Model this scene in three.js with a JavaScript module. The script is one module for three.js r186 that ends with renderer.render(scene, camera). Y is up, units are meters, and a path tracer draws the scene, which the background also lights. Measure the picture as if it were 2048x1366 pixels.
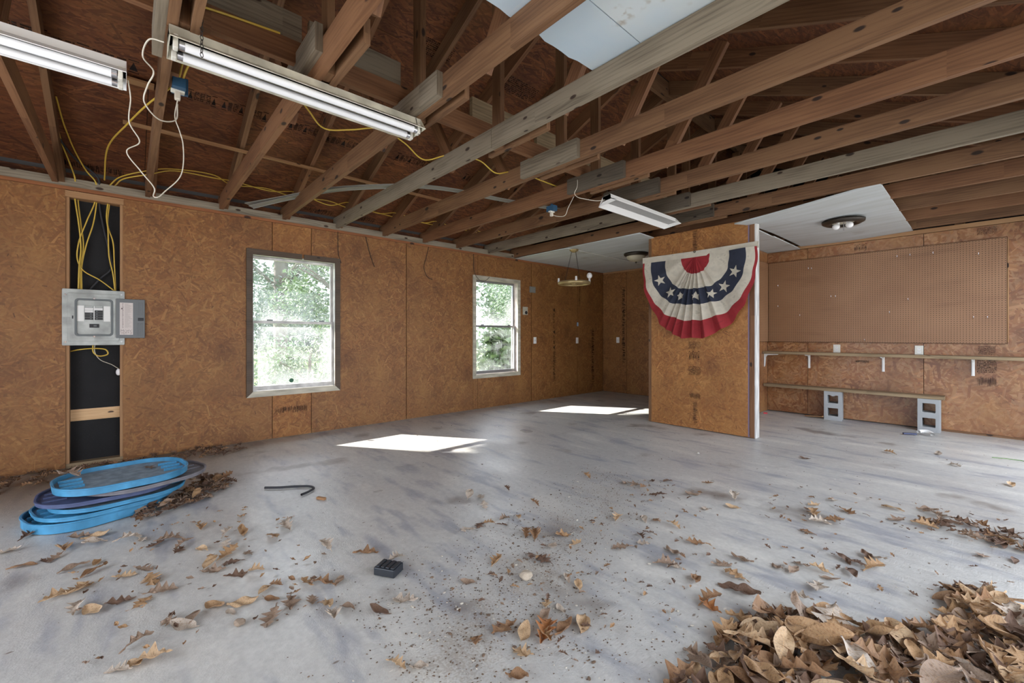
import * as THREE from 'three';
import { mergeGeometries } from 'three/addons/utils/BufferGeometryUtils.js';
import { RoundedBoxGeometry } from 'three/addons/geometries/RoundedBoxGeometry.js';
import { ImprovedNoise } from 'three/addons/math/ImprovedNoise.js';

// ------------------------------------------------------------------ camera, sky, sun, exposure
const scene = new THREE.Scene();
const FOCAL = 853;                                   // pixels, for a 2048 x 1366 frame
const camera = new THREE.PerspectiveCamera(THREE.MathUtils.radToDeg(2 * Math.atan(683 / FOCAL)), 2048 / 1366, 0.05, 200);
const HEADING = THREE.MathUtils.degToRad(48);
camera.position.set(5.41, 1.173, 0);
camera.lookAt(5.41 - Math.sin(HEADING), 1.173, -Math.cos(HEADING));
camera.setViewOffset(2048, 1366, 0, 12, 2048, 1366);  // lens shift: horizon a little above the middle
scene.background = new THREE.Color().setRGB(0.92, 1.0, 1.14);
scene.backgroundIntensity = 1.0;
const sun = new THREE.DirectionalLight(new THREE.Color().setRGB(1.0, 0.95, 0.89), 5.0);
sun.position.set(-10, 7.4, 5.76);
sun.target.position.set(0, 0, -1);
sun.castShadow = true;
Object.assign(sun.shadow.camera, { left: -14, right: 14, top: 14, bottom: -14, near: 0.5, far: 50 });
sun.shadow.mapSize.set(4096, 4096);
scene.add(sun, sun.target);
const renderer = new THREE.WebGLRenderer({ antialias: true });
renderer.toneMapping = THREE.LinearToneMapping;
renderer.toneMappingExposure = 4.9;
renderer.shadowMap.enabled = true;

// ------------------------------------------------------------------ helpers
function rng(seed) { let a = seed >>> 0; return () => { a = (a + 0x6d2b79f5) >>> 0; let t = Math.imul(a ^ (a >>> 15), 1 | a); t = (t + Math.imul(t ^ (t >>> 7), 61 | t)) ^ t; return ((t ^ (t >>> 14)) >>> 0) / 4294967296; }; }
const R = rng(12345);
const rr = (a, b, r = R) => a + (b - a) * r();
const V = (x, y, z) => new THREE.Vector3(x, y, z);
const taken = {};
function numbered(name) { const n = (taken[name] = (taken[name] ?? -1) + 1); return n ? name + '_' + String(n).padStart(3, '0') : name; }
function tag(o, label, category, group) { o.userData = { label, category }; if (group) o.userData.group = group; return o; }
function thing(name, label, category, group) { const g = new THREE.Group(); g.name = numbered(name); scene.add(g); return tag(g, label, category, group); }
function single(name, geo, mat, label, category, group) { const m = new THREE.Mesh(geo, mat); m.name = numbered(name); scene.add(m); return tag(m, label, category, group); }
function structure(name) { const g = new THREE.Group(); g.name = name; g.userData.kind = 'structure'; scene.add(g); return g; }
function structMesh(name, geo, mat) { const m = new THREE.Mesh(geo, mat); m.name = name; m.userData.kind = 'structure'; scene.add(m); return m; }
function part(parent, name, geo, mat, label) { const m = new THREE.Mesh(geo, mat); m.name = name; parent.add(m); if (label) m.userData.label = label; return m; }
const merge = (list) => mergeGeometries(list.map((g) => { const h = g.index ? g.toNonIndexed() : g; for (const k of Object.keys(h.attributes)) if (!['position', 'normal', 'uv'].includes(k)) h.deleteAttribute(k); return h; }));

// box with uv in metres; grain = the axis the texture's u runs along
function B(x0, x1, y0, y1, z0, z1, { grain = 'x', su = 1, sv = 1, ou = 0, ov = 0 } = {}) {
  const g = new THREE.BoxGeometry(x1 - x0, y1 - y0, z1 - z0); g.translate((x0 + x1) / 2, (y0 + y1) / 2, (z0 + z1) / 2);
  return mapUv(g, { grain, su, sv, ou, ov });
}
function mapUv(g, { grain = 'x', su = 1, sv = 1, ou = 0, ov = 0 } = {}) {
  if (!g.attributes.normal) g.computeVertexNormals();
  const p = g.attributes.position, n = g.attributes.normal, uv = new Float32Array(p.count * 2), A = { x: 0, y: 1, z: 2 }, gi = A[grain];
  for (let i = 0; i < p.count; i++) {
    const P = [p.getX(i), p.getY(i), p.getZ(i)], N = [Math.abs(n.getX(i)), Math.abs(n.getY(i)), Math.abs(n.getZ(i))];
    const k = N.indexOf(Math.max(...N)); const rest = [0, 1, 2].filter((q) => q !== k);
    let a = rest[0], b = rest[1]; if (b === gi) { a = rest[1]; b = rest[0]; }
    uv[2 * i] = P[a] / su + ou; uv[2 * i + 1] = P[b] / sv + ov;
  }
  g.setAttribute('uv', new THREE.BufferAttribute(uv, 2)); return g;
}
// lumber: length along x from 0..L, section h (y) by t (z); uv for the wood texture
function lumber(L, h, t, r = R) {
  const g = new THREE.BoxGeometry(L, h, t); g.translate(L / 2, 0, 0);
  return mapUv(g, { grain: 'x', su: 2, sv: 0.45, ou: r(), ov: r() });
}
function tube(pts, rad, seg = 0, sides = 6, closed = false) {
  const c = new THREE.CatmullRomCurve3(pts.map((p) => (Array.isArray(p) ? V(...p) : p)), closed, 'centripetal');
  return new THREE.TubeGeometry(c, seg || pts.length * 8, rad, sides, closed);
}
// flat board (outline in x,y), extruded along z by t
function slab(outline, t, holes = [], { su = 1, sv = 1, ou = 0, ov = 0, curve = 6 } = {}) {
  const s = outline instanceof THREE.Shape ? outline : new THREE.Shape(outline.map((p) => new THREE.Vector2(...p)));
  for (const h of holes) s.holes.push(h instanceof THREE.Path ? h : new THREE.Path(h.map((p) => new THREE.Vector2(...p))));
  const g = new THREE.ExtrudeGeometry(s, { depth: t, bevelEnabled: false, curveSegments: curve });
  const uv = g.attributes.uv; for (let i = 0; i < uv.count; i++) uv.setXY(i, uv.getX(i) / su + ou, uv.getY(i) / sv + ov);
  return g;
}
const rect = (x0, y0, x1, y1) => [[x0, y0], [x1, y0], [x1, y1], [x0, y1]];
function rrect(w, h, r) {
  const s = new THREE.Shape(), x = -w / 2, y = -h / 2;
  s.moveTo(x + r, y); s.lineTo(x + w - r, y); s.absarc(x + w - r, y + r, r, -Math.PI / 2, 0); s.lineTo(x + w, y + h - r); s.absarc(x + w - r, y + h - r, r, 0, Math.PI / 2);
  s.lineTo(x + r, y + h); s.absarc(x + r, y + h - r, r, Math.PI / 2, Math.PI); s.lineTo(x, y + r); s.absarc(x + r, y + r, r, Math.PI, 1.5 * Math.PI); return s;
}
const yawX = (g) => g.applyMatrix4(new THREE.Matrix4().makeBasis(V(0, 0, -1), V(0, 1, 0), V(1, 0, 0)));   // board drawn in (along -z, up) facing +x : local x -> -z, local z -> +x

// ------------------------------------------------------------------ textures
const noiseGen = new ImprovedNoise();
const N3 = (x, y, z = 0) => noiseGen.noise(x, y, z);
const fbm = (x, y, o = 4, s = 0) => { let a = 0, w = 0.5; for (let i = 0; i < o; i++) { a += w * N3(x, y, s + i * 7.3); x *= 2.03; y *= 2.03; w *= 0.5; } return a; };
const mixc = (a, b, t) => a.map((v, i) => v + (b[i] - v) * Math.min(1, Math.max(0, t)));
const sm = (a, b, x) => { const t = Math.min(1, Math.max(0, (x - a) / (b - a))); return t * t * (3 - 2 * t); };
function canvasTex(w, h, draw, srgb = true) {
  const c = document.createElement('canvas'); c.width = w; c.height = h; draw(c.getContext('2d'), w, h);
  const t = new THREE.CanvasTexture(c); t.wrapS = t.wrapT = THREE.RepeatWrapping; if (srgb) t.colorSpace = THREE.SRGBColorSpace; return t;
}
function dataTex(w, h, f, srgb = true) {
  const d = new Uint8Array(w * h * 4);
  for (let y = 0; y < h; y++) for (let x = 0; x < w; x++) { const c = f(x / w, y / h), i = (y * w + x) * 4; d[i] = c[0]; d[i + 1] = c[1]; d[i + 2] = c[2]; d[i + 3] = c[3] ?? 255; }
  const t = new THREE.DataTexture(d, w, h); t.wrapS = t.wrapT = THREE.RepeatWrapping; t.magFilter = THREE.LinearFilter; t.minFilter = THREE.LinearMipmapLinearFilter; t.generateMipmaps = true;
  if (srgb) t.colorSpace = THREE.SRGBColorSpace; t.needsUpdate = true; return t;
}
const rgb = (a, k = 1) => `rgb(${a.map((v) => Math.round(Math.min(255, Math.max(0, v * k)))).join(',')})`;
// oriented strand board: 1.22 x 2.44 m
function osbTexture(seed, base, tones, n, len, wid, dir, soft = 1) {
  return canvasTex(1024, 2048, (c, w, h) => {
    const r = rng(seed); c.fillStyle = rgb(base); c.fillRect(0, 0, w, h);
    for (let i = 0; i < n; i++) {
      const x = r() * w, y = r() * h, L = len * (0.45 + r()), W = wid * (0.35 + r() * 1.1), a = dir === null ? r() * Math.PI : dir + (r() + r() + r() - 1.5) * 0.8;
      const t = mixc(base, tones[Math.floor(r() * tones.length)], soft), k = 1 + (r() - 0.5) * 0.3 * soft;
      c.fillStyle = rgb(t, k); c.globalAlpha = 0.2 + r() * 0.4;
      for (const ox of [0, x < 120 ? w : x > w - 120 ? -w : 0]) for (const oy of [0, y < 120 ? h : y > h - 120 ? -h : 0]) {
        c.save(); c.translate(x + ox, y + oy); c.rotate(a);
        c.beginPath(); c.moveTo(-L / 2, -W / 2 + r() * 3); c.lineTo(L / 2 - r() * 8, -W / 2); c.lineTo(L / 2, W / 2 - r() * 3); c.lineTo(-L / 2 + r() * 8, W / 2); c.closePath(); c.fill();
        if (r() < 0.45) { c.strokeStyle = 'rgba(80,46,20,0.28)'; c.lineWidth = 1; c.beginPath(); c.moveTo(-L / 2, W / 2); c.lineTo(L / 2, W / 2); c.stroke(); }
        c.restore();
        if (!ox && !oy) continue;
      }
    }
    c.globalAlpha = 1;
    for (let i = 0; i < 46; i++) { const x = r() * w, y = r() * h, q = 60 + r() * 200, col = r() < 0.55 ? '70,34,14' : '205,160,96'; for (const ox of [-w, 0, w]) for (const oy of [-h, 0, h]) { const g = c.createRadialGradient(x + ox, y + oy, 0, x + ox, y + oy, q); g.addColorStop(0, `rgba(${col},0.16)`); g.addColorStop(1, `rgba(${col},0)`); c.fillStyle = g; c.fillRect(x + ox - q, y + oy - q, 2 * q, 2 * q); } }
    for (let i = 0; i < 70; i++) { c.fillStyle = 'rgba(60,30,12,' + (0.2 + r() * 0.4) + ')'; c.save(); c.translate(r() * w, r() * h); c.rotate(r() * 3.1); c.fillRect(0, 0, 8 + r() * 26, 2 + r() * 5); c.restore(); }
  });
}
const osbWallMap = osbTexture(5, [168, 118, 70], [[190, 138, 84], [152, 100, 54], [176, 124, 72], [204, 156, 100], [134, 86, 46], [164, 108, 58]], 9000, 74, 13, null, 0.56);
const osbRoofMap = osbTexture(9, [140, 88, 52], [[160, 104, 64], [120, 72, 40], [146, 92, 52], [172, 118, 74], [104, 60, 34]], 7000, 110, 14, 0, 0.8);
const osbBigMap = osbTexture(17, [176, 128, 86], [[204, 160, 116], [156, 104, 64], [182, 130, 84], [214, 176, 136], [146, 92, 60], [190, 150, 118]], 4200, 110, 20, null, 0.6);
function woodTexture(seed, light, dark, knots, contrast = 1) {
  const r = rng(seed), ks = []; for (let i = 0; i < knots; i++) ks.push([r() * 2, r() * 0.45, 0.010 + r() * 0.012]);
  return dataTex(1024, 256, (u, v) => {
    let x = u * 2, y = v * 0.45, k = 0;
    let yy = y; for (const [kx, ky, kr] of ks) { const dx = (x - kx) / 2.2, dy = y - ky, d = Math.hypot(dx, dy); yy += (dy > 0 ? 1 : -1) * kr * 1.1 * Math.exp(-(d * d) / (kr * kr * 6)); k = Math.max(k, sm(kr * 1.0, kr * 0.5, d)); }
    const warp = 0.02 * fbm(x * 0.8, yy * 3, 3, seed);
    const ring = Math.sin((yy + warp) * 260 + 11 * fbm(x * 0.6, yy * 7, 3, seed + 3)) * 0.5 + 0.5;
    const fine = fbm(x * 6, yy * 180, 2, seed + 9) * 0.9;
    let t = 0.26 * Math.pow(ring, 2.2) + 0.1 + fine * 0.7 + fbm(x * 1.5, y * 9, 3, seed + 20) * 1.1; t = 0.35 + (t - 0.35) * contrast;
    return mixc(mixc(light, dark, t), [46, 28, 18], k * 0.85);
  });
}
const woodBrownMap = woodTexture(3, [168, 122, 88], [112, 72, 46], 9, 1);
const woodGrayMap = woodTexture(8, [150, 136, 116], [98, 86, 70], 6, 1.2);
const woodPaleMap = woodTexture(14, [206, 166, 122], [168, 122, 80], 5, 0.8);

// concrete slab: 6.3 x 10.2 m, one picture of stains, trowel streaks, dust and specks
const FX0 = -0.05, FX1 = 6.25, FZ0 = -7.6, FZ1 = 2.6;
const spk = rng(77); const specks = []; for (let i = 0; i < 700; i++) specks.push([spk(), spk(), 0.6 + spk() * 1.4, spk()]);
const concreteMap = (() => {
  const W = 2048, H = 2048, d = new Uint8Array(W * H * 4);
  for (let j = 0; j < H; j++) for (let i = 0; i < W; i++) {
    const x = FX0 + (i / W) * (FX1 - FX0), z = FZ0 + (j / H) * (FZ1 - FZ0);
    const fs = fbm(x * 3.2, z * 13, 4, 17), big = fbm(x * 0.55, z * 0.7, 3, 1), streak = fbm(x * 1.3 + 0.6 * big, z * 4.2, 4, 5), mid = fbm(x * 2.6, z * 3.1, 3, 11), fine = N3(x * 60, z * 60, 3) * 0.5 + N3(x * 23, z * 31, 8) * 0.5;
    let c = mixc([150, 149, 145], [165, 164, 158], 0.5 + 1.2 * big);
    c = mixc(c, [122, 124, 129], sm(0.02, 0.4, streak * 0.7 + 0.55 * fs + 0.3 * mid) * 0.8);            // blue-grey trowel streaks
    c = mixc(c, [178, 176, 168], sm(0.10, 0.38, -streak + 0.3 * mid) * 0.6);             // pale cement paste
    c = mixc(c, [98, 92, 86], sm(0.22, 0.45, fbm(x * 1.9 + 9, z * 1.7, 4, 31)) * 0.7);     // dark stains
    const dirt = sm(1.5, 0.15, x + 0.5 * mid) * sm(-1.8, -0.2, z + 0.6 * big);           // dirt blown in along the wall by the lids
    c = mixc(c, [104, 90, 74], dirt * (0.45 + 0.9 * Math.max(0, 0.3 + mid)));
    const trail = Math.exp(-Math.pow((x - (4.05 + 0.35 * (z + 1.2)) + 0.25 * mid) / 0.22, 2)) * sm(-3.2, -2.6, z) * sm(-0.5, -0.9, z);    // trail of crumbled leaf across the slab
    c = mixc(c, [112, 102, 90], trail * sm(-0.2, 0.5, 0.8 * N3(x * 130, z * 130, 5) + 0.6 * fine + mid) * 0.55);
    const k = 1 + fine * 0.09, o = (j * W + i) * 4; d[o] = c[0] * k; d[o + 1] = c[1] * k; d[o + 2] = c[2] * k; d[o + 3] = 255;
  }
  for (const [u, v, s, q] of specks) { const ci = Math.floor(u * W), cj = Math.floor(v * H), col = q < 0.8 ? [74, 62, 50] : [206, 200, 188]; for (let b = -2; b <= 2; b++) for (let a = -2; a <= 2; a++) if (Math.hypot(a, b * 0.6) < s * 0.7) { const ii = ci + a, jj = cj + b; if (ii < 0 || jj < 0 || ii >= W || jj >= H) continue; const o = (jj * W + ii) * 4; for (let k = 0; k < 3; k++) d[o + k] = d[o + k] * 0.35 + col[k] * 0.65; } }
  const t = new THREE.DataTexture(d, W, H); t.magFilter = THREE.LinearFilter; t.colorSpace = THREE.SRGBColorSpace; t.needsUpdate = true; return t;
})();
const grainBump = dataTex(256, 256, (u, v) => { const P = (a) => Math.cos(2 * Math.PI * a), Q = (a) => Math.sin(2 * Math.PI * a); const n = N3(P(u) * 9, Q(u) * 9, P(v) * 9 + Q(v) * 5) + 0.6 * N3(P(u) * 22, Q(u) * 22 + Q(v) * 22, P(v) * 22); const g = 128 + 90 * n; return [g, g, g]; }, false);
const roughMap = dataTex(512, 512, (u, v) => { const n = fbm(u * 9, v * 14, 4, 55); const g = 255 * (0.62 + 0.5 * n); return [g, g, g]; }, false);
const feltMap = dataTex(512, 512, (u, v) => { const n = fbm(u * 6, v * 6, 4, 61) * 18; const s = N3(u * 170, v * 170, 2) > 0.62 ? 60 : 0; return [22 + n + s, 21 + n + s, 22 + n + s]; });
const foamMap = dataTex(1024, 1024, (u, v) => { const n = fbm(u * 5, v * 4, 4, 71), s = fbm(u * 30, v * 22, 3, 75), st = sm(0.15, 0.4, n) * sm(-0.02, 0.3, s); return mixc(mixc([182, 200, 212], [200, 208, 210], 0.5 + n), [126, 108, 88], st * 0.85); });
const boardMap = dataTex(1024, 1024, (u, v) => { const n = fbm(u * 3, v * 22, 4, 81), s = fbm(u * 7, v * 7, 4, 85); return mixc(mixc([196, 200, 200], [180, 182, 178], 0.5 + 1.4 * n), [150, 142, 130], sm(0.2, 0.5, s) * 0.5); });
const dustMap = dataTex(512, 512, (u, v) => { const n = fbm(u * 7, v * 7, 5, 91); const g = 255 * Math.min(1, Math.max(0, 0.78 + 0.75 * n)); return [g, g, g]; });
const softDust = dataTex(256, 256, (u, v) => { const n = fbm(u * 9, v * 9, 4, 92); const g = 255 * Math.min(1, 0.88 + 0.3 * n); return [g, g, g]; });
const clothMap = dataTex(512, 512, (u, v) => { const n = fbm(u * 8, v * 8, 5, 95); const w = ((Math.floor(u * 512) + Math.floor(v * 512)) & 1) * 6; const g = 240 + 34 * n - w - 34 * sm(0.16, 0.4, n); return [g, g * 0.985, g * 0.95]; });

// ------------------------------------------------------------------ materials
const std = (o) => new THREE.MeshStandardMaterial(o);
const lin = (r, g, b) => new THREE.Color().setRGB(r, g, b);
const M = {
  osb: std({ map: osbWallMap, bumpMap: osbWallMap, bumpScale: 0.0006, roughness: 0.6, color: lin(0.62, 0.57, 0.47) }),
  osbPale: std({ map: osbWallMap, bumpMap: osbWallMap, bumpScale: 0.0012, roughness: 0.66, color: lin(0.74, 0.66, 0.54) }),
  osbBack: std({ map: osbBigMap, bumpMap: osbBigMap, bumpScale: 0.0015, roughness: 0.4, color: lin(0.66, 0.6, 0.54) }),
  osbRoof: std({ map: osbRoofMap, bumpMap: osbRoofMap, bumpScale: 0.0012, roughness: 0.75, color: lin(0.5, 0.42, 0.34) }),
  osbEdge: std({ map: woodPaleMap, roughness: 0.8, color: lin(0.7, 0.55, 0.4) }),
  brown: std({ map: woodBrownMap, bumpMap: woodBrownMap, bumpScale: 0.0008, roughness: 0.72, color: lin(0.49, 0.5, 0.44) }),
  brownB: std({ map: woodBrownMap, bumpMap: woodBrownMap, bumpScale: 0.0008, roughness: 0.72, color: lin(0.54, 0.5, 0.42) }),
  gray: std({ map: woodGrayMap, bumpMap: woodGrayMap, bumpScale: 0.001, roughness: 0.8, color: lin(0.72, 0.72, 0.7) }),
  darkGray: std({ map: woodGrayMap, bumpMap: woodGrayMap, bumpScale: 0.001, roughness: 0.8, color: lin(0.32, 0.31, 0.3) }),
  pale: std({ map: woodPaleMap, bumpMap: woodPaleMap, bumpScale: 0.0006, roughness: 0.7, color: lin(0.62, 0.56, 0.5) }),
  plate: std({ map: woodGrayMap, roughness: 0.8, color: lin(0.9, 0.94, 0.96) }),
  felt: std({ map: feltMap, color: lin(0.55, 0.55, 0.55), roughness: 0.8, bumpMap: grainBump, bumpScale: 0.001 }),  // black felt; also serves the gable and peg holes as painted shade
  concrete: std({ map: concreteMap, color: lin(1.55, 1.55, 1.56), roughness: 0.62, roughnessMap: roughMap, bumpMap: grainBump, bumpScale: 0.0014 }),
  foam: std({ map: foamMap, roughness: 0.6 }),
  foamEdge: std({ color: lin(0.55, 0.62, 0.62), roughness: 0.8 }),
  board: std({ map: boardMap, roughness: 0.65 }),
  cream: std({ color: lin(0.62, 0.57, 0.44), roughness: 0.5, map: softDust }),
  darkTrim: std({ map: woodGrayMap, color: lin(0.3, 0.24, 0.2), roughness: 0.6 }),
  whitePaint: std({ color: lin(0.74, 0.72, 0.68), roughness: 0.45, map: softDust }),
  white: std({ color: lin(0.72, 0.72, 0.7), roughness: 0.4 }),
  alu: std({ color: lin(0.32, 0.32, 0.32), roughness: 0.4, metalness: 0.6 }),
  pinkPaint: std({ color: lin(0.72, 0.6, 0.54), roughness: 0.5, map: softDust }),
  steel: std({ color: lin(0.5, 0.53, 0.5), roughness: 0.42, metalness: 0.35, map: softDust }),
  steelDark: std({ color: lin(0.13, 0.145, 0.145), roughness: 0.5, metalness: 0.2 }),
  black: std({ color: lin(0.02, 0.02, 0.022), roughness: 0.5 }),
  blackRubber: std({ color: lin(0.025, 0.025, 0.028), roughness: 0.65 }),
  yellow: std({ color: lin(0.62, 0.42, 0.06), roughness: 0.45 }),
  cordWhite: std({ color: lin(0.6, 0.55, 0.45), roughness: 0.5 }),
  blueBox: std({ color: lin(0.02, 0.07, 0.13), roughness: 0.5 }),
  enamel: std({ color: lin(0.7, 0.66, 0.52), roughness: 0.35, map: softDust }),
  enamelWhite: std({ color: lin(0.78, 0.77, 0.74), roughness: 0.3 }),
  tubeGlass: std({ color: lin(0.82, 0.83, 0.84), roughness: 0.18 }),
  chrome: std({ color: lin(0.6, 0.6, 0.62), roughness: 0.25, metalness: 0.9 }),
  chain: std({ color: lin(0.05, 0.045, 0.04), roughness: 0.5, metalness: 0.7 }),
  bronze: std({ color: lin(0.05, 0.04, 0.03), roughness: 0.4, metalness: 0.5 }),
  amberGlass: std({ color: lin(0.5, 0.45, 0.33), roughness: 0.3 }),
  bulb: std({ color: lin(0.82, 0.8, 0.78), roughness: 0.2 }),
  brass: std({ color: lin(0.4, 0.3, 0.14), roughness: 0.4, metalness: 0.5 }),
  block: std({ color: lin(0.36, 0.37, 0.37), roughness: 0.9, bumpMap: grainBump, bumpScale: 0.003 }),
  plank: std({ map: woodGrayMap, bumpMap: woodGrayMap, bumpScale: 0.001, roughness: 0.8, color: lin(1.0, 0.9, 0.72) }),
  plastic: std({ color: lin(0.68, 0.66, 0.58), roughness: 0.4 }),
  plateGray: std({ color: lin(0.2, 0.2, 0.18), roughness: 0.5 }),
  wire: std({ color: lin(0.02, 0.015, 0.012), roughness: 0.6 }),
  shingle: std({ color: lin(0.1, 0.1, 0.1), roughness: 0.95 }),
  siding: std({ color: lin(0.6, 0.58, 0.52), roughness: 0.7 }),
  glass: new THREE.MeshPhysicalMaterial({ color: 0xffffff, transmission: 1, thickness: 0, roughness: 0, ior: 1.5 }),
};
for (const m of [M.osb, M.osbPale, M.osbBack, M.osbRoof]) m.side = THREE.DoubleSide;
const osbUv = () => ({ su: 1.22, sv: 2.44, ou: R(), ov: R() });

// ================================================================== THE SETTING
// floor slab
{
  const g = new THREE.BoxGeometry(FX1 - FX0, 0.15, FZ1 - FZ0); g.translate((FX0 + FX1) / 2, -0.075, (FZ0 + FZ1) / 2);
  const p = g.attributes.position, uv = g.attributes.uv, uv1 = new Float32Array(p.count * 2);
  for (let i = 0; i < p.count; i++) { uv.setXY(i, (p.getX(i) - FX0) / (FX1 - FX0), (p.getZ(i) - FZ0) / (FZ1 - FZ0)); uv1[2 * i] = p.getX(i) / 0.35; uv1[2 * i + 1] = p.getZ(i) / 0.35; }
  g.setAttribute('uv1', new THREE.BufferAttribute(uv1, 2));
  const b = grainBump.clone(); b.channel = 1; M.concrete.bumpMap = b; b.needsUpdate = true;
  structMesh('floor', g, M.concrete);
}
const WX = 6.16, ZB = -7.46, ZF = 2.3;              // inner faces: left wall x = 0, right wall, back wall, front wall
const WIN = [{ z0: -0.96, z1: -1.97 }, { z0: -4.035, z1: -5.055 }], WY0 = 0.49, WY1 = 2.13;

// ---- left wall (faces +x). Drawn in a plane whose x runs along -z
const wallLeft = structure('wall_left');
const L2 = (z) => -z;                                // plane coordinate of a world z
const holeOf = (w, m = 0) => rect(L2(w.z0) + 0.06 - m, WY0 + 0.06 - m, L2(w.z1) - 0.06 + m, WY1 - 0.06 + m);
function leftBoard(name, outline, holes, x, t, mat, uvo = osbUv()) { const g = yawX(slab(outline, t, holes, uvo)); g.translate(x, 0, 0); return part(wallLeft, name, g, mat); }
leftBoard('sheathing', rect(-2.45, -0.02, 7.6, 2.49), WIN.map((w) => holeOf(w)), -0.135, 0.035, M.felt, { su: 0.9, sv: 0.9, ou: 0, ov: 0 });
leftBoard('siding', rect(-2.45, -0.2, 7.6, 2.55), WIN.map((w) => holeOf(w)), -0.16, 0.02, M.siding);
const G = 0.002, PT = 2.455;
// panels: [z start, z end, material]; the pieces over and under each window are panels of their own
const fullPanels = [[2.29, 1.63], [1.625, 0.407], [0.036, -1.215, 0], [-1.635, -2.885, 0], [-2.89, -4.05, 1], [-4.14, -5.332, 1], [-5.34, -6.612], [-6.62, -7.455]];
for (const [a, b, w] of fullPanels) {
  let out = rect(L2(a) + G, 0.006, L2(b) - G, PT);
  if (w !== undefined) {                              // notch or hole for the window
    const W = WIN[w], h0 = L2(W.z0) + 0.05, h1 = L2(W.z1) - 0.05, p0 = L2(a) + G, p1 = L2(b) - G, y0 = WY0 + 0.05, y1 = WY1 - 0.05;
    if (p0 < h0 && p1 > h0 && p1 < h1) out = [[p0, 0.006], [p1, 0.006], [p1, y0], [h0, y0], [h0, y1], [p1, y1], [p1, PT], [p0, PT]];
    else if (p0 > h0 && p0 < h1 && p1 > h1) out = [[p0, 0.006], [p1, 0.006], [p1, PT], [p0, PT], [p0, y1], [h1, y1], [h1, y0], [p0, y0]];
  }
  leftBoard('osb_panel', out, [], -0.011, 0.011, a < -5 ? M.osb : M.osb);
}
for (const [y0, y1] of [[0.006, WY0 + 0.05], [WY1 - 0.05, PT]]) leftBoard('osb_panel', rect(1.219, y0, 1.631, y1), [], -0.012, 0.011, M.osbPale, { su: 1.22, sv: 2.44, ou: 0.3, ov: 0.1 });
for (const [y0, y1] of [[0.006, WY0 + 0.05], [WY1 - 0.05, PT]]) leftBoard('osb_panel', rect(4.052, y0, 4.138, y1), [], -0.012, 0.011, M.osb);
// stud bay with the breaker panel: studs, sill, felt strap
part(wallLeft, 'stud', B(-0.1, -0.0115, 0.04, 2.44, 0.385, 0.423, { grain: 'y', su: 2, sv: 0.45 }), M.pale);
part(wallLeft, 'stud', B(-0.1, -0.0115, 0.04, 2.44, 0.018, 0.056, { grain: 'y', su: 2, sv: 0.45, ou: 0.4 }), M.pale);
part(wallLeft, 'stud', B(-0.1, 0.004, 2.395, 2.452, 0.03, 0.41, { grain: 'z', su: 2, sv: 0.45, ou: 0.1 }), M.pale);
part(wallLeft, 'bottom_plate', B(-0.1, -0.013, 0.0, 0.038, -7.45, 2.28, { grain: 'z', su: 2, sv: 0.45 }), M.plank);
part(wallLeft, 'wood_strap', B(-0.1, -0.094, 0.4, 0.503, 0.058, 0.384, { grain: 'z', su: 2, sv: 0.45, ou: 0.7 }), std({ map: woodPaleMap, color: lin(1.25, 1.4, 1.5), roughness: 0.7 }));
part(wallLeft, 'top_strip', B(-0.011, 0.007, 2.457, 2.487, -7.45, 2.28, { grain: 'z', su: 2, sv: 0.45, ou: 0.2 }), std({ map: woodBrownMap, color: lin(0.75, 0.55, 0.36), roughness: 0.7 }));
part(wallLeft, 'top_plate', B(-0.12, -0.006, 2.488, 2.565, -7.45, 2.28, { grain: 'z', su: 2, sv: 0.45, ou: 0.6 }), M.plate);

// ---- back wall (faces +z)
const wallBack = structure('wall_back');
function backBoard(name, x0, x1, y0, y1, mat, t = 0.011) { const g = slab(rect(x0, y0, x1, y1), t, [], osbUv()); g.translate(0, 0, ZB - t); return part(wallBack, name, g, mat); }
part(wallBack, 'sheathing', B(-0.1, 6.3, -0.02, 2.5, ZB - 0.14, ZB - 0.1), M.felt);
for (const [a, b] of [[0.002, 0.57], [0.576, 1.79], [1.796, 3.02]]) backBoard('osb_panel', a, b, 0.006, 2.46, M.osb);
for (const [a, b] of [[3.122, 3.65], [3.655, 4.885], [4.89, 6.15]]) backBoard('osb_panel', a, b, 0.012, 2.455, M.osbBack);
part(wallBack, 'top_plate', B(0, 6.16, 2.462, 2.515, ZB - 0.09, ZB - 0.002, { grain: 'x', su: 2, sv: 0.45 }), M.pale);
part(wallBack, 'base_strip', B(4.95, 6.15, 0.0, 0.022, ZB + 0.002, ZB + 0.03, { grain: 'x', su: 2, sv: 0.45 }), M.brown);
// gable above the back wall: black sheet on studs, the unlit attic shade put into its colour
{
  const g = slab([[-0.1, 2.5], [6.26, 2.5], [6.26, 2.62], [3.08, 3.98], [-0.1, 2.62]], 0.03, [], { su: 1, sv: 1 }); g.translate(0, 0, ZB - 0.14); part(wallBack, 'gable_shade_sheet', g, M.felt);
  for (const x of [0.4, 1.0, 1.6, 2.2, 2.8, 3.4, 4.0, 4.6, 5.2, 5.8]) { const top = 2.66 + 0.4167 * (3.08 - Math.abs(x - 3.08)); const l = lumber(top - 2.52, 0.089, 0.038); l.rotateZ(Math.PI / 2); l.rotateY(0); l.translate(x, 2.52, ZB - 0.07); part(wallBack, 'gable_stud', l, M.brown); }
}

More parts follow.
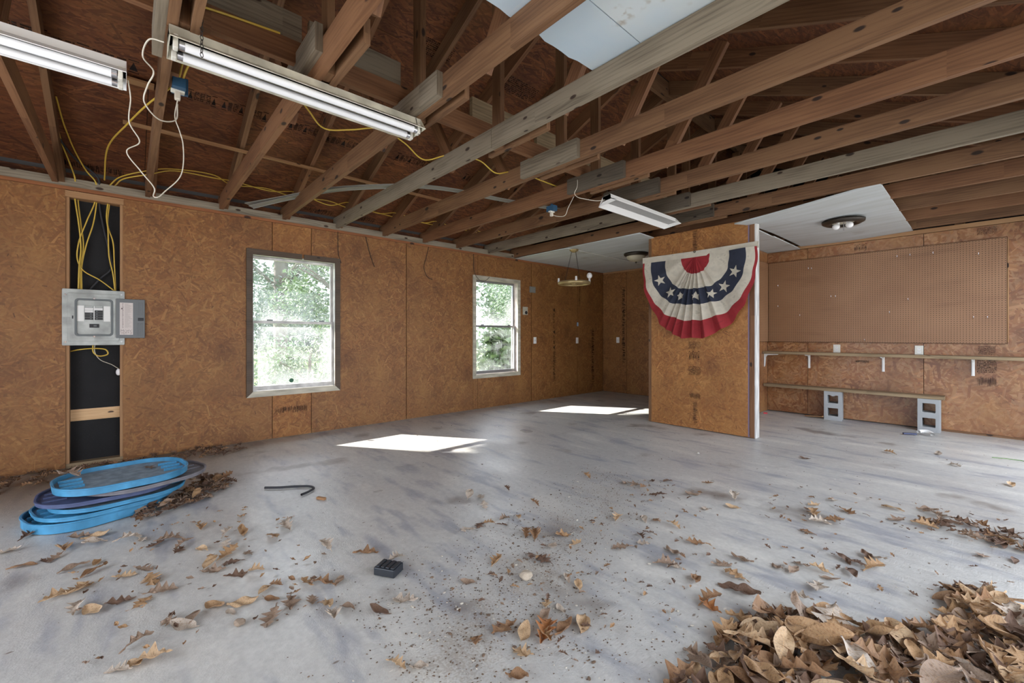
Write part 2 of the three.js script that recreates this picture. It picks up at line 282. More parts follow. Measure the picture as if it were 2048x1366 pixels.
// ---- the T-shaped partition: cap panel (faces +z) and the stem between the two nooks
const wallMid = structure('wall_partition');
const CZ = -5.28, CX0 = 2.32, CX1 = 3.66, CT = 2.5;
{
  const g = slab(rect(2.375, 0.008, 3.598, CT), 0.011, [], osbUv()); g.translate(0, 0, CZ - 0.011); part(wallMid, 'osb_panel', g, std({ map: osbWallMap, bumpMap: osbWallMap, bumpScale: 0.0008, roughness: 0.6, color: lin(0.84, 0.76, 0.6) }));
  const g2 = slab(rect(2.34, 0.008, 3.64, CT), 0.011, [], osbUv()); g2.translate(0, 0, CZ - 0.112); part(wallMid, 'osb_panel', g2, M.osb);
  part(wallMid, 'edge_stud', B(CX0 + 0.01, 2.372, 0.004, CT, CZ - 0.1, CZ - 0.006, { grain: 'y', su: 2, sv: 0.45 }), M.brown);
  part(wallMid, 'stud', B(2.97, 3.008, 0.004, CT, CZ - 0.1, CZ - 0.012, { grain: 'y', su: 2, sv: 0.45 }), M.brown);
  part(wallMid, 'edge_stud', B(3.603, 3.655, 0.004, CT, CZ - 0.1, CZ - 0.004, { grain: 'y', su: 2, sv: 0.45, ou: 0.3 }), M.brownB);
  part(wallMid, 'edge_board', B(3.656, 3.668, 0.004, 2.47, CZ - 0.112, CZ - 0.002, { grain: 'y', su: 2, sv: 0.45, ou: 0.3 }), M.whitePaint, 'white painted end board');
  part(wallMid, 'edge_tape', B(3.588, 3.601, 0.01, CT, CZ - 0.0005, CZ + 0.0008), std({ color: lin(0.2, 0.15, 0.22), roughness: 0.7 }), 'purple factory edge coating');
  // stem
  const s1 = yawX(slab(rect(-CZ + 0.115, 0.006, -ZB - 0.005, 2.47), 0.011, [], osbUv())); s1.translate(3.109, 0, 0); part(wallMid, 'osb_panel', s1, M.osbBack);
  const s2 = yawX(slab(rect(-CZ + 0.115, 0.006, -ZB - 0.005, 2.47), 0.011, [], osbUv())); s2.translate(3.015, 0, 0); part(wallMid, 'osb_panel', s2, M.osb);
  part(wallMid, 'core_plate', B(3.028, 3.107, 2.38, 2.47, ZB + 0.01, CZ - 0.12, { grain: 'z', su: 2, sv: 0.45 }), M.pale);
}

// ---- right wall with two open garage doorways, front wall behind the camera
const wallRight = structure('wall_right');
const DOORS = [{ z0: -7.2, z1: -4.05 }, { z0: -3.65, z1: -0.35 }], DH = 2.3;
{
  const holes = DOORS.map((d) => rect(-d.z1, -0.01, -d.z0, DH));
  const out = new THREE.Shape(); out.moveTo(-2.3, 0); let x = -2.3;
  for (const d of [...DOORS].reverse()) { out.lineTo(-d.z1, 0); out.lineTo(-d.z1, DH); out.lineTo(-d.z0, DH); out.lineTo(-d.z0, 0); }
  out.lineTo(7.46, 0); out.lineTo(7.46, 2.5); out.lineTo(-2.3, 2.5);
  const g = yawX(slab(out, 0.12, [], { su: 1.22, sv: 2.44 })); g.translate(WX, 0, 0); part(wallRight, 'osb_panel', g, M.osb);
  for (const d of DOORS) { part(wallRight, 'door_jamb', B(WX - 0.012, WX + 0.14, 0, DH, d.z0 - 0.03, d.z0, { grain: 'y', su: 2, sv: 0.45 }), M.pale); part(wallRight, 'door_jamb', B(WX - 0.012, WX + 0.14, 0, DH, d.z1, d.z1 + 0.03, { grain: 'y', su: 2, sv: 0.45 }), M.pale); }
  part(wallRight, 'top_plate', B(WX, WX + 0.12, 2.5, 2.57, -7.45, 2.28, { grain: 'z', su: 2, sv: 0.45 }), M.plate);
}
{
  const wallFront = structure('wall_front');
  const g = slab([[-0.1, 0], [1.7, 0], [1.7, DH], [5.7, DH], [5.7, 0], [6.26, 0], [6.26, 2.62], [3.08, 3.98], [-0.1, 2.62]], 0.12, [], { su: 1.22, sv: 2.44 }); g.translate(0, 0, ZF); part(wallFront, 'osb_panel', g, M.osb);
}

// ---- roof and ceiling framing
const ceiling = structure('ceiling');
const SL = 0.4167, ANG = Math.atan(SL), RIDGE = 3.08, DECK = (x) => 2.674 + SL * (RIDGE - Math.abs(x - RIDGE));     // underside of the deck
// deck panels, 1.22 m up the slope by 2.44 m along the building
for (const side of [-1, 1]) for (let row = 0; row < 3; row++) for (let k = -1; k < 5; k++) {
  const s0 = -0.045 + row * 1.22 * Math.cos(ANG) , len = Math.min(1.217, (RIDGE - s0) / Math.cos(ANG) - 0.01);
  const zc0 = 2.32 - (k + (row % 2 ? 0.5 : 0)) * 2.44, za = Math.min(2.32, zc0), zb = Math.max(-7.5, zc0 - 2.436); if (za - zb < 0.1) continue;
  const g = new THREE.BoxGeometry(len, 0.011, za - zb); g.translate(len / 2, 0.0055, 0); mapUv(g, { grain: 'z', su: 1.22, sv: 2.44, ou: R(), ov: R() });
  g.rotateZ(ANG); g.translate(s0, DECK(s0), (za + zb) / 2); if (side > 0) { g.applyMatrix4(new THREE.Matrix4().makeScale(-1, 1, 1)); g.translate(2 * RIDGE, 0, 0); const ix = g.index.array; for (let i = 0; i < ix.length; i += 3) { const t = ix[i]; ix[i] = ix[i + 1]; ix[i + 1] = t; } }
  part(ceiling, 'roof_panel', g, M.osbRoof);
}
{ // eave overhang and shingles above: keep the daylight out
  const roof = structure('roof');
  for (const side of [-1, 1]) { const L = (RIDGE + 0.55) / Math.cos(ANG); const g = new THREE.BoxGeometry(L, 0.04, 10.2); g.translate(L / 2, 0, 0); g.rotateZ(ANG); g.translate(-0.55, 2.674 + SL * -0.55 + 0.042, -2.6); if (side > 0) { g.applyMatrix4(new THREE.Matrix4().makeRotationY(Math.PI)); g.translate(2 * RIDGE, 0, -5.2); } part(roof, 'shingle_layer', g, M.shingle); }
}
const FR = [2.27, 1.67, 1.07, 0.471, -0.142, -0.735, -1.339, -1.943, -2.557, -3.168, -3.746, -4.365, -4.94, -5.54, -6.15, -6.75, -7.33];     // ceiling joist positions
const JB = 2.51, JH = 0.14, JT = 0.038;
const grayJoist = { 7: 1, 11: 1 };
FR.forEach((z, i) => {
  const mat = grayJoist[i] ? M.gray : [M.brown, M.brownB][i % 2];
  // ceiling joist in two lengths
  for (const [a, b] of [[-0.1, 3.05], [3.053, 6.24]]) { const g = lumber(b - a, JH, JT); g.translate(a, JB + JH / 2, z); part(ceiling, 'ceiling_joist', g, mat); }
  // rafters, left and right
  for (const side of [-1, 1]) {
    const L = (RIDGE - 0.02 + 0.45) / Math.cos(ANG), g = lumber(L, 0.138, JT); g.translate(0, -0.069, 0); g.rotateZ(ANG); g.translate(-0.45, 2.672 + SL * -0.45, z - 0.04);
    if (side > 0) { g.applyMatrix4(new THREE.Matrix4().makeRotationY(Math.PI)); g.translate(2 * RIDGE, 0, 2 * (z - 0.04)); }
    part(ceiling, 'rafter', g, [M.brownB, M.brown][i % 2]);
  }
  // king post, braces (on the far side of the joist)
  const kp = lumber(1.16, 0.089, 0.038); kp.rotateZ(Math.PI / 2); kp.translate(3.06 + (i % 3 - 1) * 0.06, JB + 0.005, z - 0.0395); part(ceiling, 'king_post', kp, M.brown);
  for (const side of [-1, 1]) { const L = 0.9, g = lumber(L, 0.089, 0.038); g.rotateZ(Math.atan2(0.74, 0.46)); g.translate(3.66, JB + 0.03, z - 0.0405 - (side < 0 ? 0 : 0)); if (side < 0) { g.applyMatrix4(new THREE.Matrix4().makeRotationY(Math.PI)); g.translate(2 * RIDGE, 0, 2 * (z - 0.0405)); } part(ceiling, 'web_brace', g, M.brownB); }
  // splice blocks on both faces of the joint
  if (i >= 3 && i <= 12 && i !== 7) { const g = lumber(i === 4 || i === 5 ? 0.5 : 0.62, 0.14, 0.038); g.translate(i === 5 ? 2.72 : 2.74, JB + JH / 2 + (i === 5 ? 0.06 : 0.008), z + 0.0385); part(ceiling, 'splice_block', g, i >= 9 ? M.darkGray : M.gray); }
  const bk = lumber(0.6, 0.12, 0.032); bk.translate(2.86 + (i % 2) * 0.06, JB + 0.054, z - 0.076); part(ceiling, 'splice_block', bk, M.brown);
});
part(ceiling, 'ridge_board', B(3.061, 3.099, 3.74, 3.93, -7.4, 2.28, { grain: 'z', su: 2, sv: 0.45 }), M.brown);
// strongback along the building on top of the joists
part(ceiling, 'strongback_board', B(2.862, 2.9, 2.652, 2.775, -7.3, 2.2, { grain: 'z', su: 2, sv: 0.45, ou: 0.15 }), M.brownB);
for (const [a, b, m] of [[1.2, -0.72, M.gray], [-0.76, -1.32, M.gray], [-1.9, -2.5, M.plank], [-2.58, -3.72, M.plank], [-3.76, -4.9, M.plank]]) part(ceiling, 'strongback_board', B(2.826, 2.86, 2.70, 2.95, b, a, { grain: 'z', su: 2, sv: 0.45, ou: R() }), m);
part(ceiling, 'lath_strip', B(0.85, 0.888, 2.845, 2.864, -3.2, 0.03, { grain: 'z', su: 2, sv: 0.45, ou: 0.5 }), M.pale);
part(ceiling, 'lath_strip', B(1.06, 1.15, 3.085, 3.1, -0.15, 0.17, { grain: 'z', su: 2, sv: 0.45, ou: 0.8 }), M.pale);
// blocking that closes the eaves
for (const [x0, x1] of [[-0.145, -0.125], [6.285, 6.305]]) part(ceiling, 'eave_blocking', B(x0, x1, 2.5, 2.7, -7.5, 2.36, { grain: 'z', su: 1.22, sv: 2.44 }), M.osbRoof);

// ---- factory stamps printed on the boards (flat ink)
function stampTex(seed, kind) {
  return canvasTex(512, 128, (c, w, h) => {
    const r = rng(seed); c.clearRect(0, 0, w, h); c.fillStyle = 'rgba(18,14,12,0.86)'; c.strokeStyle = c.fillStyle;
    if (kind === 'row') {           // boxes, bars and a triangle mark in a line
      let x = 6; while (x < w - 60) {
        const q = r();
        if (q < 0.3) { for (let i = 0; i < 6; i++) c.fillRect(x + i * 6, 30 + r() * 8, 3 + r() * 2, 60); x += 46; }
        else if (q < 0.55) { c.lineWidth = 5; c.strokeRect(x + 3, 32, 40, 58); c.fillRect(x + 14, 58, 18, 7); x += 58; }
        else if (q < 0.75) { c.beginPath(); c.moveTo(x + 22, 36); c.lineTo(x + 44, 86); c.lineTo(x, 86); c.closePath(); c.fill(); c.fillRect(x - 4, 24, 54, 5); c.fillRect(x - 4, 94, 54, 5); x += 60; }
        else { for (let k = 0; k < 5; k++) for (let i = 0; i < 9; i++) if (r() < 0.75) c.fillRect(x + i * 5, 32 + k * 12, 4, 8); x += 58; }
      }
    } else if (kind === 'bars') { for (let x = 8; x < w - 8; x += 5 + r() * 9) c.fillRect(x, 18 + r() * 30, 2 + r() * 4, 50 + r() * 40); }
    else { for (let k = 0; k < 9; k++) for (let i = 0; i < 60; i++) if (r() < 0.68) c.fillRect(6 + i * 8.2, 12 + k * 12, 5 + r() * 3, 7); }
  });
}
const stampMat = [['row', 3], ['bars', 6], ['dense', 9]].map(([k, s]) => { const t = stampTex(s, k); return std({ map: t, transparent: true, roughness: 0.8, polygonOffset: true, polygonOffsetFactor: -1 }); });
// on the roof deck, in lines along the panel edges
for (const [x, z, len, w, k] of [[1.19, 0.62, 0.5, 0.13, 0], [1.18, 0.16, 0.5, 0.12, 0], [1.09, -0.42, 0.3, 0.12, 0], [1.09, -0.78, 0.34, 0.12, 0], [1.09, -1.3, 0.34, 0.12, 0], [1.07, -1.68, 0.42, 0.12, 0], [2.26, -1.98, 0.24, 0.11, 2], [2.3, -2.88, 0.42, 0.12, 2], [2.26, -0.1, 0.4, 0.12, 1], [0.02, -1.62, 0.5, 0.08, 1], [0.03, -2.2, 0.4, 0.08, 1], [1.1, -2.4, 0.4, 0.12, 0], [1.1, -3.3, 0.4, 0.12, 0], [0.03, 0.3, 0.5, 0.08, 1]]) {
  const g = new THREE.PlaneGeometry(len * 1.15, w * 1.6); g.rotateX(Math.PI / 2); g.rotateY(Math.PI / 2); g.rotateZ(ANG); g.translate(x, DECK(x) - 0.0015, z); part(ceiling, 'stamp', g, stampMat[k]);
}
function stampOn(parent, wall, a, y, w, h, k, upright) {       // wall 'L' (x = 0 face) or a z value
  const g = new THREE.PlaneGeometry(upright ? h : w, upright ? w : h); if (upright) g.rotateZ(Math.PI / 2);
  if (wall === 'L') { g.rotateY(Math.PI / 2); g.translate(0.0012, y, a); } else g.translate(a, y, wall + 0.0012);
  part(parent, 'stamp', g, stampMat[k]);
}
stampOn(wallLeft, 'L', -1.42, 0.32, 0.36, 0.1, 1);
stampOn(wallLeft, 'L', -5.93, 1.35, 0.1, 0.9, 0, true); stampOn(wallLeft, 'L', -5.93, 0.6, 0.1, 0.6, 1, true);
stampOn(wallLeft, 'L', -7.1, 0.75, 0.12, 1.2, 1, true); stampOn(wallLeft, 'L', -6.68, 2.0, 0.05, 0.5, 1, true);
stampOn(wallBack, ZB, 0.5, 1.4, 0.1, 1.6, 1, true);
stampOn(wallMid, CZ, 2.97, 2.37, 0.09, 0.26, 1, true); stampOn(wallMid, CZ, 2.97, 1.05, 0.16, 0.11, 2); stampOn(wallMid, CZ, 2.97, 0.92, 0.15, 0.17, 0); stampOn(wallMid, CZ, 2.97, 0.73, 0.16, 0.13, 2); stampOn(wallMid, CZ, 2.97, 0.42, 0.15, 0.1, 1); stampOn(wallMid, CZ, 2.97, 0.2, 0.08, 0.3, 1, true);
stampOn(wallBack, ZB, 4.27, 2.38, 0.15, 0.14, 0); stampOn(wallBack, ZB, 5.42, 1.0, 0.14, 0.12, 2); stampOn(wallBack, ZB, 5.42, 0.82, 0.16, 0.2, 2); stampOn(wallBack, ZB, 5.42, 0.64, 0.16, 0.14, 1); stampOn(wallBack, ZB, 5.42, 2.4, 0.16, 0.1, 2); stampOn(wallBack, ZB, 4.28, 0.82, 0.16, 0.05, 1);

// ---- ceiling boards in the two nooks (painted panels under the joists)
function sheet(x0, x1, z0, z1, y, t, nx, nz, sag, uvs = 2.4) {
  const top = new THREE.PlaneGeometry(x1 - x0, z1 - z0, nx, nz); top.rotateX(-Math.PI / 2); top.translate((x0 + x1) / 2, 0, (z0 + z1) / 2);
  const bot = top.clone(); const ix = bot.index.array; for (let i = 0; i < ix.length; i += 3) { const q = ix[i]; ix[i] = ix[i + 1]; ix[i + 1] = q; }
  for (const [g, dy] of [[top, t], [bot, 0]]) { const p = g.attributes.position; for (let i = 0; i < p.count; i++) p.setY(i, y + dy + sag((p.getX(i) - x0) / (x1 - x0), (p.getZ(i) - z0) / (z1 - z0))); }
  const edges = []; const per = [];
  for (let i = 0; i < nx; i++) per.push([i / nx, 0]); for (let i = 0; i < nz; i++) per.push([1, i / nz]); for (let i = nx; i > 0; i--) per.push([i / nx, 1]); for (let i = nz; i > 0; i--) per.push([0, i / nz]);
  const pos = [], idx = []; per.forEach(([a, b]) => { const X = x0 + a * (x1 - x0), Z = z0 + b * (z1 - z0), s = sag(a, b); pos.push(X, y + s, Z, X, y + t + s, Z); });
  const n = per.length; for (let i = 0; i < n; i++) { const a = 2 * i, b = 2 * ((i + 1) % n); idx.push(a, a + 1, b, b, a + 1, b + 1); }
  const e = new THREE.BufferGeometry(); e.setAttribute('position', new THREE.Float32BufferAttribute(pos, 3)); e.setIndex(idx);
  for (const g of [top, bot, e]) g.computeVertexNormals();
  const g = mergeGeometries([top, bot, (() => { e.setAttribute('uv', new THREE.Float32BufferAttribute(new Float32Array(e.attributes.position.count * 2), 2)); return e; })()]);
  const p = g.attributes.position, uv = g.attributes.uv; for (let i = 0; i < p.count; i++) uv.setXY(i, p.getX(i) / uvs, p.getZ(i) / uvs);
  return g;
}
M.board.side = THREE.DoubleSide; M.foam.side = THREE.DoubleSide;
for (const [a, b] of [[0.015, 1.19], [1.2, 2.41], [2.42, 3.0]]) part(ceiling, 'ceiling_board', sheet(a, b, ZB + 0.01, a > 2.3 ? CZ - 0.13 : -4.93, 2.491, 0.012, 4, 6, (u, v) => -0.006 * Math.sin(v * 9 + a)), M.board);
part(ceiling, 'joint_strip', B(1.186, 1.206, 2.484, 2.489, -7.3, -4.95), M.white);
part(ceiling, 'ceiling_board', sheet(3.57, 4.79, ZB + 0.015, -4.93, 2.478, 0.014, 10, 10, (u, v) => 0.022 - 0.11 * Math.pow(1 - u, 1.4) * Math.pow(v, 4) - 0.012 * Math.sin(u * 4)), M.board, 'pale sagging ceiling sheet pulled away from the joist');
part(ceiling, 'ceiling_board', sheet(3.125, 3.562, -6.25, CZ - 0.125, 2.45, 0.012, 3, 6, () => 0), M.board);
part(ceiling, 'ceiling_board', sheet(3.125, 3.562, ZB + 0.015, -6.262, 2.46, 0.012, 3, 6, () => 0), M.board);

// ---- windows in the left wall
const filmTex = (seed, edge) => dataTex(256, 384, (u, v) => { const n = fbm(u * 4, v * 5, 4, seed), d = Math.min(u, 1 - u, v, 1 - v), s = fbm(u * 26, v * 5, 3, seed + 4); const a = 255 * Math.min(0.42, Math.max(0, edge[0] + edge[1] * sm(0.34, 0.02, d + 0.22 * n) + 0.28 * n + 0.14 * s)); return [a, a, a]; }, false);
const filmMat = (t) => new THREE.MeshPhysicalMaterial({ color: lin(0.6, 0.62, 0.63), roughness: 1, transmission: 0.62, thickness: 0, alphaMap: t, transparent: true, side: THREE.DoubleSide });
const films = [filmMat(filmTex(101, [0.12, 0.12])), filmMat(filmTex(111, [0.07, 0.2])), filmMat(filmTex(121, [0.14, 0.12])), filmMat(filmTex(131, [0.03, 0.1]))];
WIN.forEach((w, n) => {
  const win = structure('window_' + (n + 1));
  const a = L2(w.z0), b = L2(w.z1), y0 = WY0, y1 = WY1, cw = 0.062, T = 0.016;
  const put = (name, outline, t, x, mat, label) => { const g = yawX(slab(outline, t, [], { su: 2, sv: 0.45, ou: R() })); g.translate(x, 0, 0); return part(win, name, g, mat, label); };
  // mitred casing
  const side = n ? M.cream : M.darkTrim;
  put('casing_board', [[a, y0], [a + cw, y0 + cw], [a + cw, y1 - cw], [a, y1]], T, 0.0012, side);
  put('casing_board', [[b, y0], [b, y1], [b - cw, y1 - cw], [b - cw, y0 + cw]], T, 0.0012, side);
  if (n) put('casing_board', [[a, y1], [a + cw, y1 - cw], [b - cw, y1 - cw], [b, y1]], T, 0.0012, side);
  else { const m = a + (b - a) * 0.56; put('casing_board', [[a, y1], [a + cw, y1 - cw], [m, y1 - cw], [m, y1]], T, 0.0012, side); put('casing_board', [[m + 0.025, y1], [m + 0.025, y1 - cw], [b - cw, y1 - cw], [b, y1]], T, 0.0012, side); }
  put('casing_board', [[a, y0], [b, y0], [b - cw, y0 + cw], [a + cw, y0 + cw]], T + 0.004, 0.0012, M.cream);
  // jamb liner of the opening
  const i0 = a + 0.058, i1 = b - 0.058, j0 = y0 + 0.058, j1 = y1 - 0.058, zz = (c) => -c;
  const liner = n ? M.pinkPaint : M.whitePaint;
  part(win, 'jamb', B(-0.15, 0.0, j0, j1, zz(i0) - 0.0, zz(i0) + 0.012), liner); part(win, 'jamb', B(-0.15, 0.0, j0, j1, zz(i1) - 0.012, zz(i1)), liner);
  part(win, 'jamb', B(-0.15, 0.0, j1, j1 + 0.012, zz(i1), zz(i0)), liner); part(win, 'sill', B(-0.18, 0.004, j0 - 0.012, j0, zz(i1), zz(i0)), liner);
  // sashes: frame + pane
  const ym = 1.31, fr = n ? M.alu : M.whitePaint, fw = 0.024;
  const sash = (name, s0, s1, x, lowRail, film, k) => {
    const g = new THREE.Group(); g.name = name; win.add(g);
    const A = -i0 - 0.002, C = -i1 + 0.002;
    part(g, 'stile', B(x - 0.014, x + 0.014, s0, s1, A - fw, A), fr); part(g, 'stile', B(x - 0.014, x + 0.014, s0, s1, C, C + fw), fr);
    part(g, 'rail', B(x - 0.014, x + 0.014, s0, s0 + lowRail, C + fw, A - fw), fr); part(g, 'rail', B(x - 0.014, x + 0.014, s1 - 0.03, s1, C + fw, A - fw), n && name === 'lower_sash' ? M.alu : fr);
    const pw = A - fw - (C + fw), ph = s1 - 0.03 - s0 - lowRail, pg = new THREE.PlaneGeometry(pw, ph); pg.rotateY(Math.PI / 2); pg.translate(x, (s0 + lowRail + s1 - 0.03) / 2, (A + C) / 2);
    const pane = part(g, 'pane', pg, M.glass); const fg = pg.clone(); fg.translate(0.0025, 0, 0); part(g, 'dust_film', fg, film);
    return g;
  };
  sash('upper_sash', ym, j1 - 0.004, -0.105, 0.03, films[n ? 2 : 0]);
  const low = sash('lower_sash', j0 + 0.004, ym + 0.03, -0.07, 0.05, films[n ? 3 : 1]);
  for (const t of [0.24, 0.8]) part(low, 'sash_lock', B(-0.066, -0.05, ym + 0.031, ym + 0.045, -(a + (b - a) * t) - 0.03, -(a + (b - a) * t) + 0.03), M.steelDark);
  if (!n) { const s = new THREE.CylinderGeometry(0.024, 0.024, 0.004, 20); s.rotateZ(Math.PI / 2); s.translate(-0.062, y0 + 0.155, -(a + 0.47)); part(low, 'sticker', s, std({ color: lin(0.03, 0.12, 0.06), roughness: 0.6 }), 'round dark green sticker on the lower pane'); }
});

// ---- ground outside, trees and shrubs beyond the windows
{
  const grassMap = dataTex(512, 512, (u, v) => { const n = fbm(u * 12, v * 12, 5, 141); return mixc([120, 134, 70], [86, 104, 48], 0.5 + 1.3 * n); });
  const g = new THREE.BoxGeometry(60, 0.1, 60); g.translate(-30.2, -0.25, -4); mapUv(g, { su: 3, sv: 3 }); structMesh('ground', g, std({ map: grassMap, roughness: 0.95 }));
  const d = new THREE.BoxGeometry(40, 0.1, 60); d.translate(26.26, -0.12, -4); mapUv(d, { su: 3, sv: 3 }); structMesh('driveway', d, std({ color: lin(0.5, 0.49, 0.46), roughness: 0.9 }));
}
function leafCloud(seed, n, cx, cy, cz, rx, ry, rz, size, shell = 0.5) {
  const r = rng(seed), pos = new Float32Array(n * 18), nor = new Float32Array(n * 18), q = new THREE.Quaternion(), e = new THREE.Euler();
  const lf = [V(-0.5, 0, 0), V(0, 0.1, 0.28), V(0.5, 0, 0), V(0.5, 0, 0), V(0, 0.1, -0.28), V(-0.5, 0, 0)];
  const lumps = []; for (let i = 0; i < 14; i++) { const a = r() * 6.28, b = Math.acos(2 * r() - 1); lumps.push(V(Math.sin(b) * Math.cos(a), Math.cos(b), Math.sin(b) * Math.sin(a)).multiplyScalar(0.45 + r() * 0.4)); }
  for (let i = 0; i < n; i++) {
    const L = lumps[Math.floor(r() * lumps.length)], a = r() * 6.28, b = Math.acos(2 * r() - 1), s = 0.4 * Math.cbrt(r());
    const P = V(cx + rx * (L.x + s * Math.sin(b) * Math.cos(a)), cy + ry * (L.y + s * Math.cos(b)), cz + rz * (L.z + s * Math.sin(b) * Math.sin(a)));
    e.set((r() - 0.5) * 1.8, r() * 6.28, (r() - 0.5) * 1.8); q.setFromEuler(e); const k = size * (0.6 + r() * 0.8), up = V(0, 1, 0).applyQuaternion(q);
    lf.forEach((v, j) => { const w = v.clone().multiplyScalar(k).applyQuaternion(q).add(P); pos.set([w.x, Math.max(w.y, -0.18), w.z], i * 18 + j * 3); nor.set([up.x, up.y, up.z], i * 18 + j * 3); });
  }
  const g = new THREE.BufferGeometry(); g.setAttribute('position', new THREE.BufferAttribute(pos, 3)); g.setAttribute('normal', new THREE.BufferAttribute(nor, 3)); g.setAttribute('uv', new THREE.BufferAttribute(new Float32Array(n * 12), 2)); return g;
}
const leafy = (c) => new THREE.MeshPhysicalMaterial({ color: c, roughness: 0.8, transmission: 0.42, thickness: 0, side: THREE.DoubleSide });
const GREENS = [leafy(lin(0.07, 0.13, 0.05)), leafy(lin(0.09, 0.16, 0.06)), leafy(lin(0.05, 0.1, 0.05)), leafy(lin(0.11, 0.18, 0.07))];
const bark = std({ color: lin(0.12, 0.1, 0.08), roughness: 0.95 });
function plant(name, label, category, seed, n, c, rad, size, g, trunk, group, lean = [0, 0]) {
  const t = thing(name, label, category, group);
  const fol = part(t, 'foliage', leafCloud(seed, n, ...c, ...rad, size), GREENS[g]); fol.userData.kind = 'stuff';
  if (trunk) { const r = rng(seed + 1), top = V(c[0], c[1] + rad[1] * 0.3, c[2]); part(t, 'trunk', tube([V(c[0] + (r() - 0.5) * 0.3 + lean[0], -0.2, c[2] + lean[1]), V(c[0] + (r() - 0.5) * 0.25 + lean[0], c[1] * 0.6, c[2] + 0.05 + lean[1]), top], trunk, 16, 8), bark);
    for (let i = 0; i < 4; i++) { const a = r() * 6.28; part(t, 'branch', tube([V(c[0], c[1] - rad[1] * 0.35, c[2]), V(c[0] + Math.cos(a) * rad[0] * 0.3, c[1], c[2] + Math.sin(a) * rad[2] * 0.3), V(c[0] + Math.cos(a) * rad[0] * 0.6, c[1] + rad[1] * 0.25, c[2] + Math.sin(a) * rad[2] * 0.6)], trunk * 0.3, 10, 6), bark); } }
  return t;
}
plant('shrub', 'dense green shrub low outside the larger window', 'shrub', 201, 5000, [-3.6, 0.55, -2.7], [1.4, 0.95, 1.3], 0.085, 1, 0.03);
plant('tree', 'leafy tree with pale sunlit branches filling the larger window', 'tree', 203, 7500, [-5.2, 2.5, -3.9], [2.1, 1.2, 1.5], 0.105, 3, 0.09);
plant('tree', 'shaded tree with thick trunk farther behind the larger window', 'tree', 205, 6500, [-9.5, 3.2, -3.6], [2.8, 1.9, 2.2], 0.14, 2, 0.2);
plant('tree', 'slim dark tree at the edge of the larger window view', 'tree', 207, 2000, [-15.5, 2.6, -5.2], [2.6, 1.8, 2.4], 0.24, 2, 0.16);
plant('shrub', 'broad-leaved green shrub close outside the smaller window', 'shrub', 209, 900, [-1.6, 0.6, -6.0], [0.75, 0.75, 0.75], 0.2, 3, 0.02);
plant('tree', 'thin hazy tree behind the smaller window', 'tree', 211, 5000, [-6.0, 2.3, -11.2], [1.9, 1.4, 1.9], 0.11, 1, 0.07);
plant('tree', 'distant round tree beyond the smaller window', 'tree', 213, 2400, [-9, 2.0, -13.5], [3.0, 2.2, 3.0], 0.26, 0, 0.16);
plant('shrub', 'mounded shrub behind the broad-leaved one at the smaller window', 'shrub', 215, 1800, [-3.0, 0.45, -7.7], [1.0, 0.8, 1.0], 0.15, 1, 0.03);
plant('tree', 'unseen tall tree added so its crown shades the upper panes of the larger window', 'tree', 217, 6000, [-6.8, 7.5, 3.15], [0.7, 0.9, 1.5], 0.42, 0, 0.15, undefined, [-1.2, 1.9]);  // out of view; crown shaped to block the sun above the meeting rail
plant('tree', 'unseen tall tree added so its crown shades the upper panes of the smaller window', 'tree', 219, 6000, [-6.8, 7.5, 0.05], [0.7, 0.9, 1.5], 0.42, 0, 0.15, undefined, [-1.2, -1.9]);  // second unseen crown, added to cut short the sun patch
for (const [label, seed, x, z, rx, g] of [['far woodland tree behind the larger window, nearest its frame', 231, -19, -1.5, 3.2, 2], ['far woodland tree in the middle of the larger window view', 233, -21.5, -7.0, 3.2, 0], ['far woodland tree between the two window views', 235, -19, -12, 3.2, 1], ['far woodland tree low in the smaller window view', 237, -13.5, -18, 3.2, 2], ['far woodland tree at the edge of the smaller window view', 239, -9, -23, 3.2, 0]]) plant('tree', label, 'tree', seed, 3600, [x, 2.2, z], [rx, 2.9, 2.6], 0.34, g, 0.2);
plant('shrub', 'tangled shrub behind the low shrub at the larger window', 'shrub', 241, 4500, [-7.2, 0.5, -1.6], [1.1, 0.9, 1.1], 0.1, 0, 0.03);

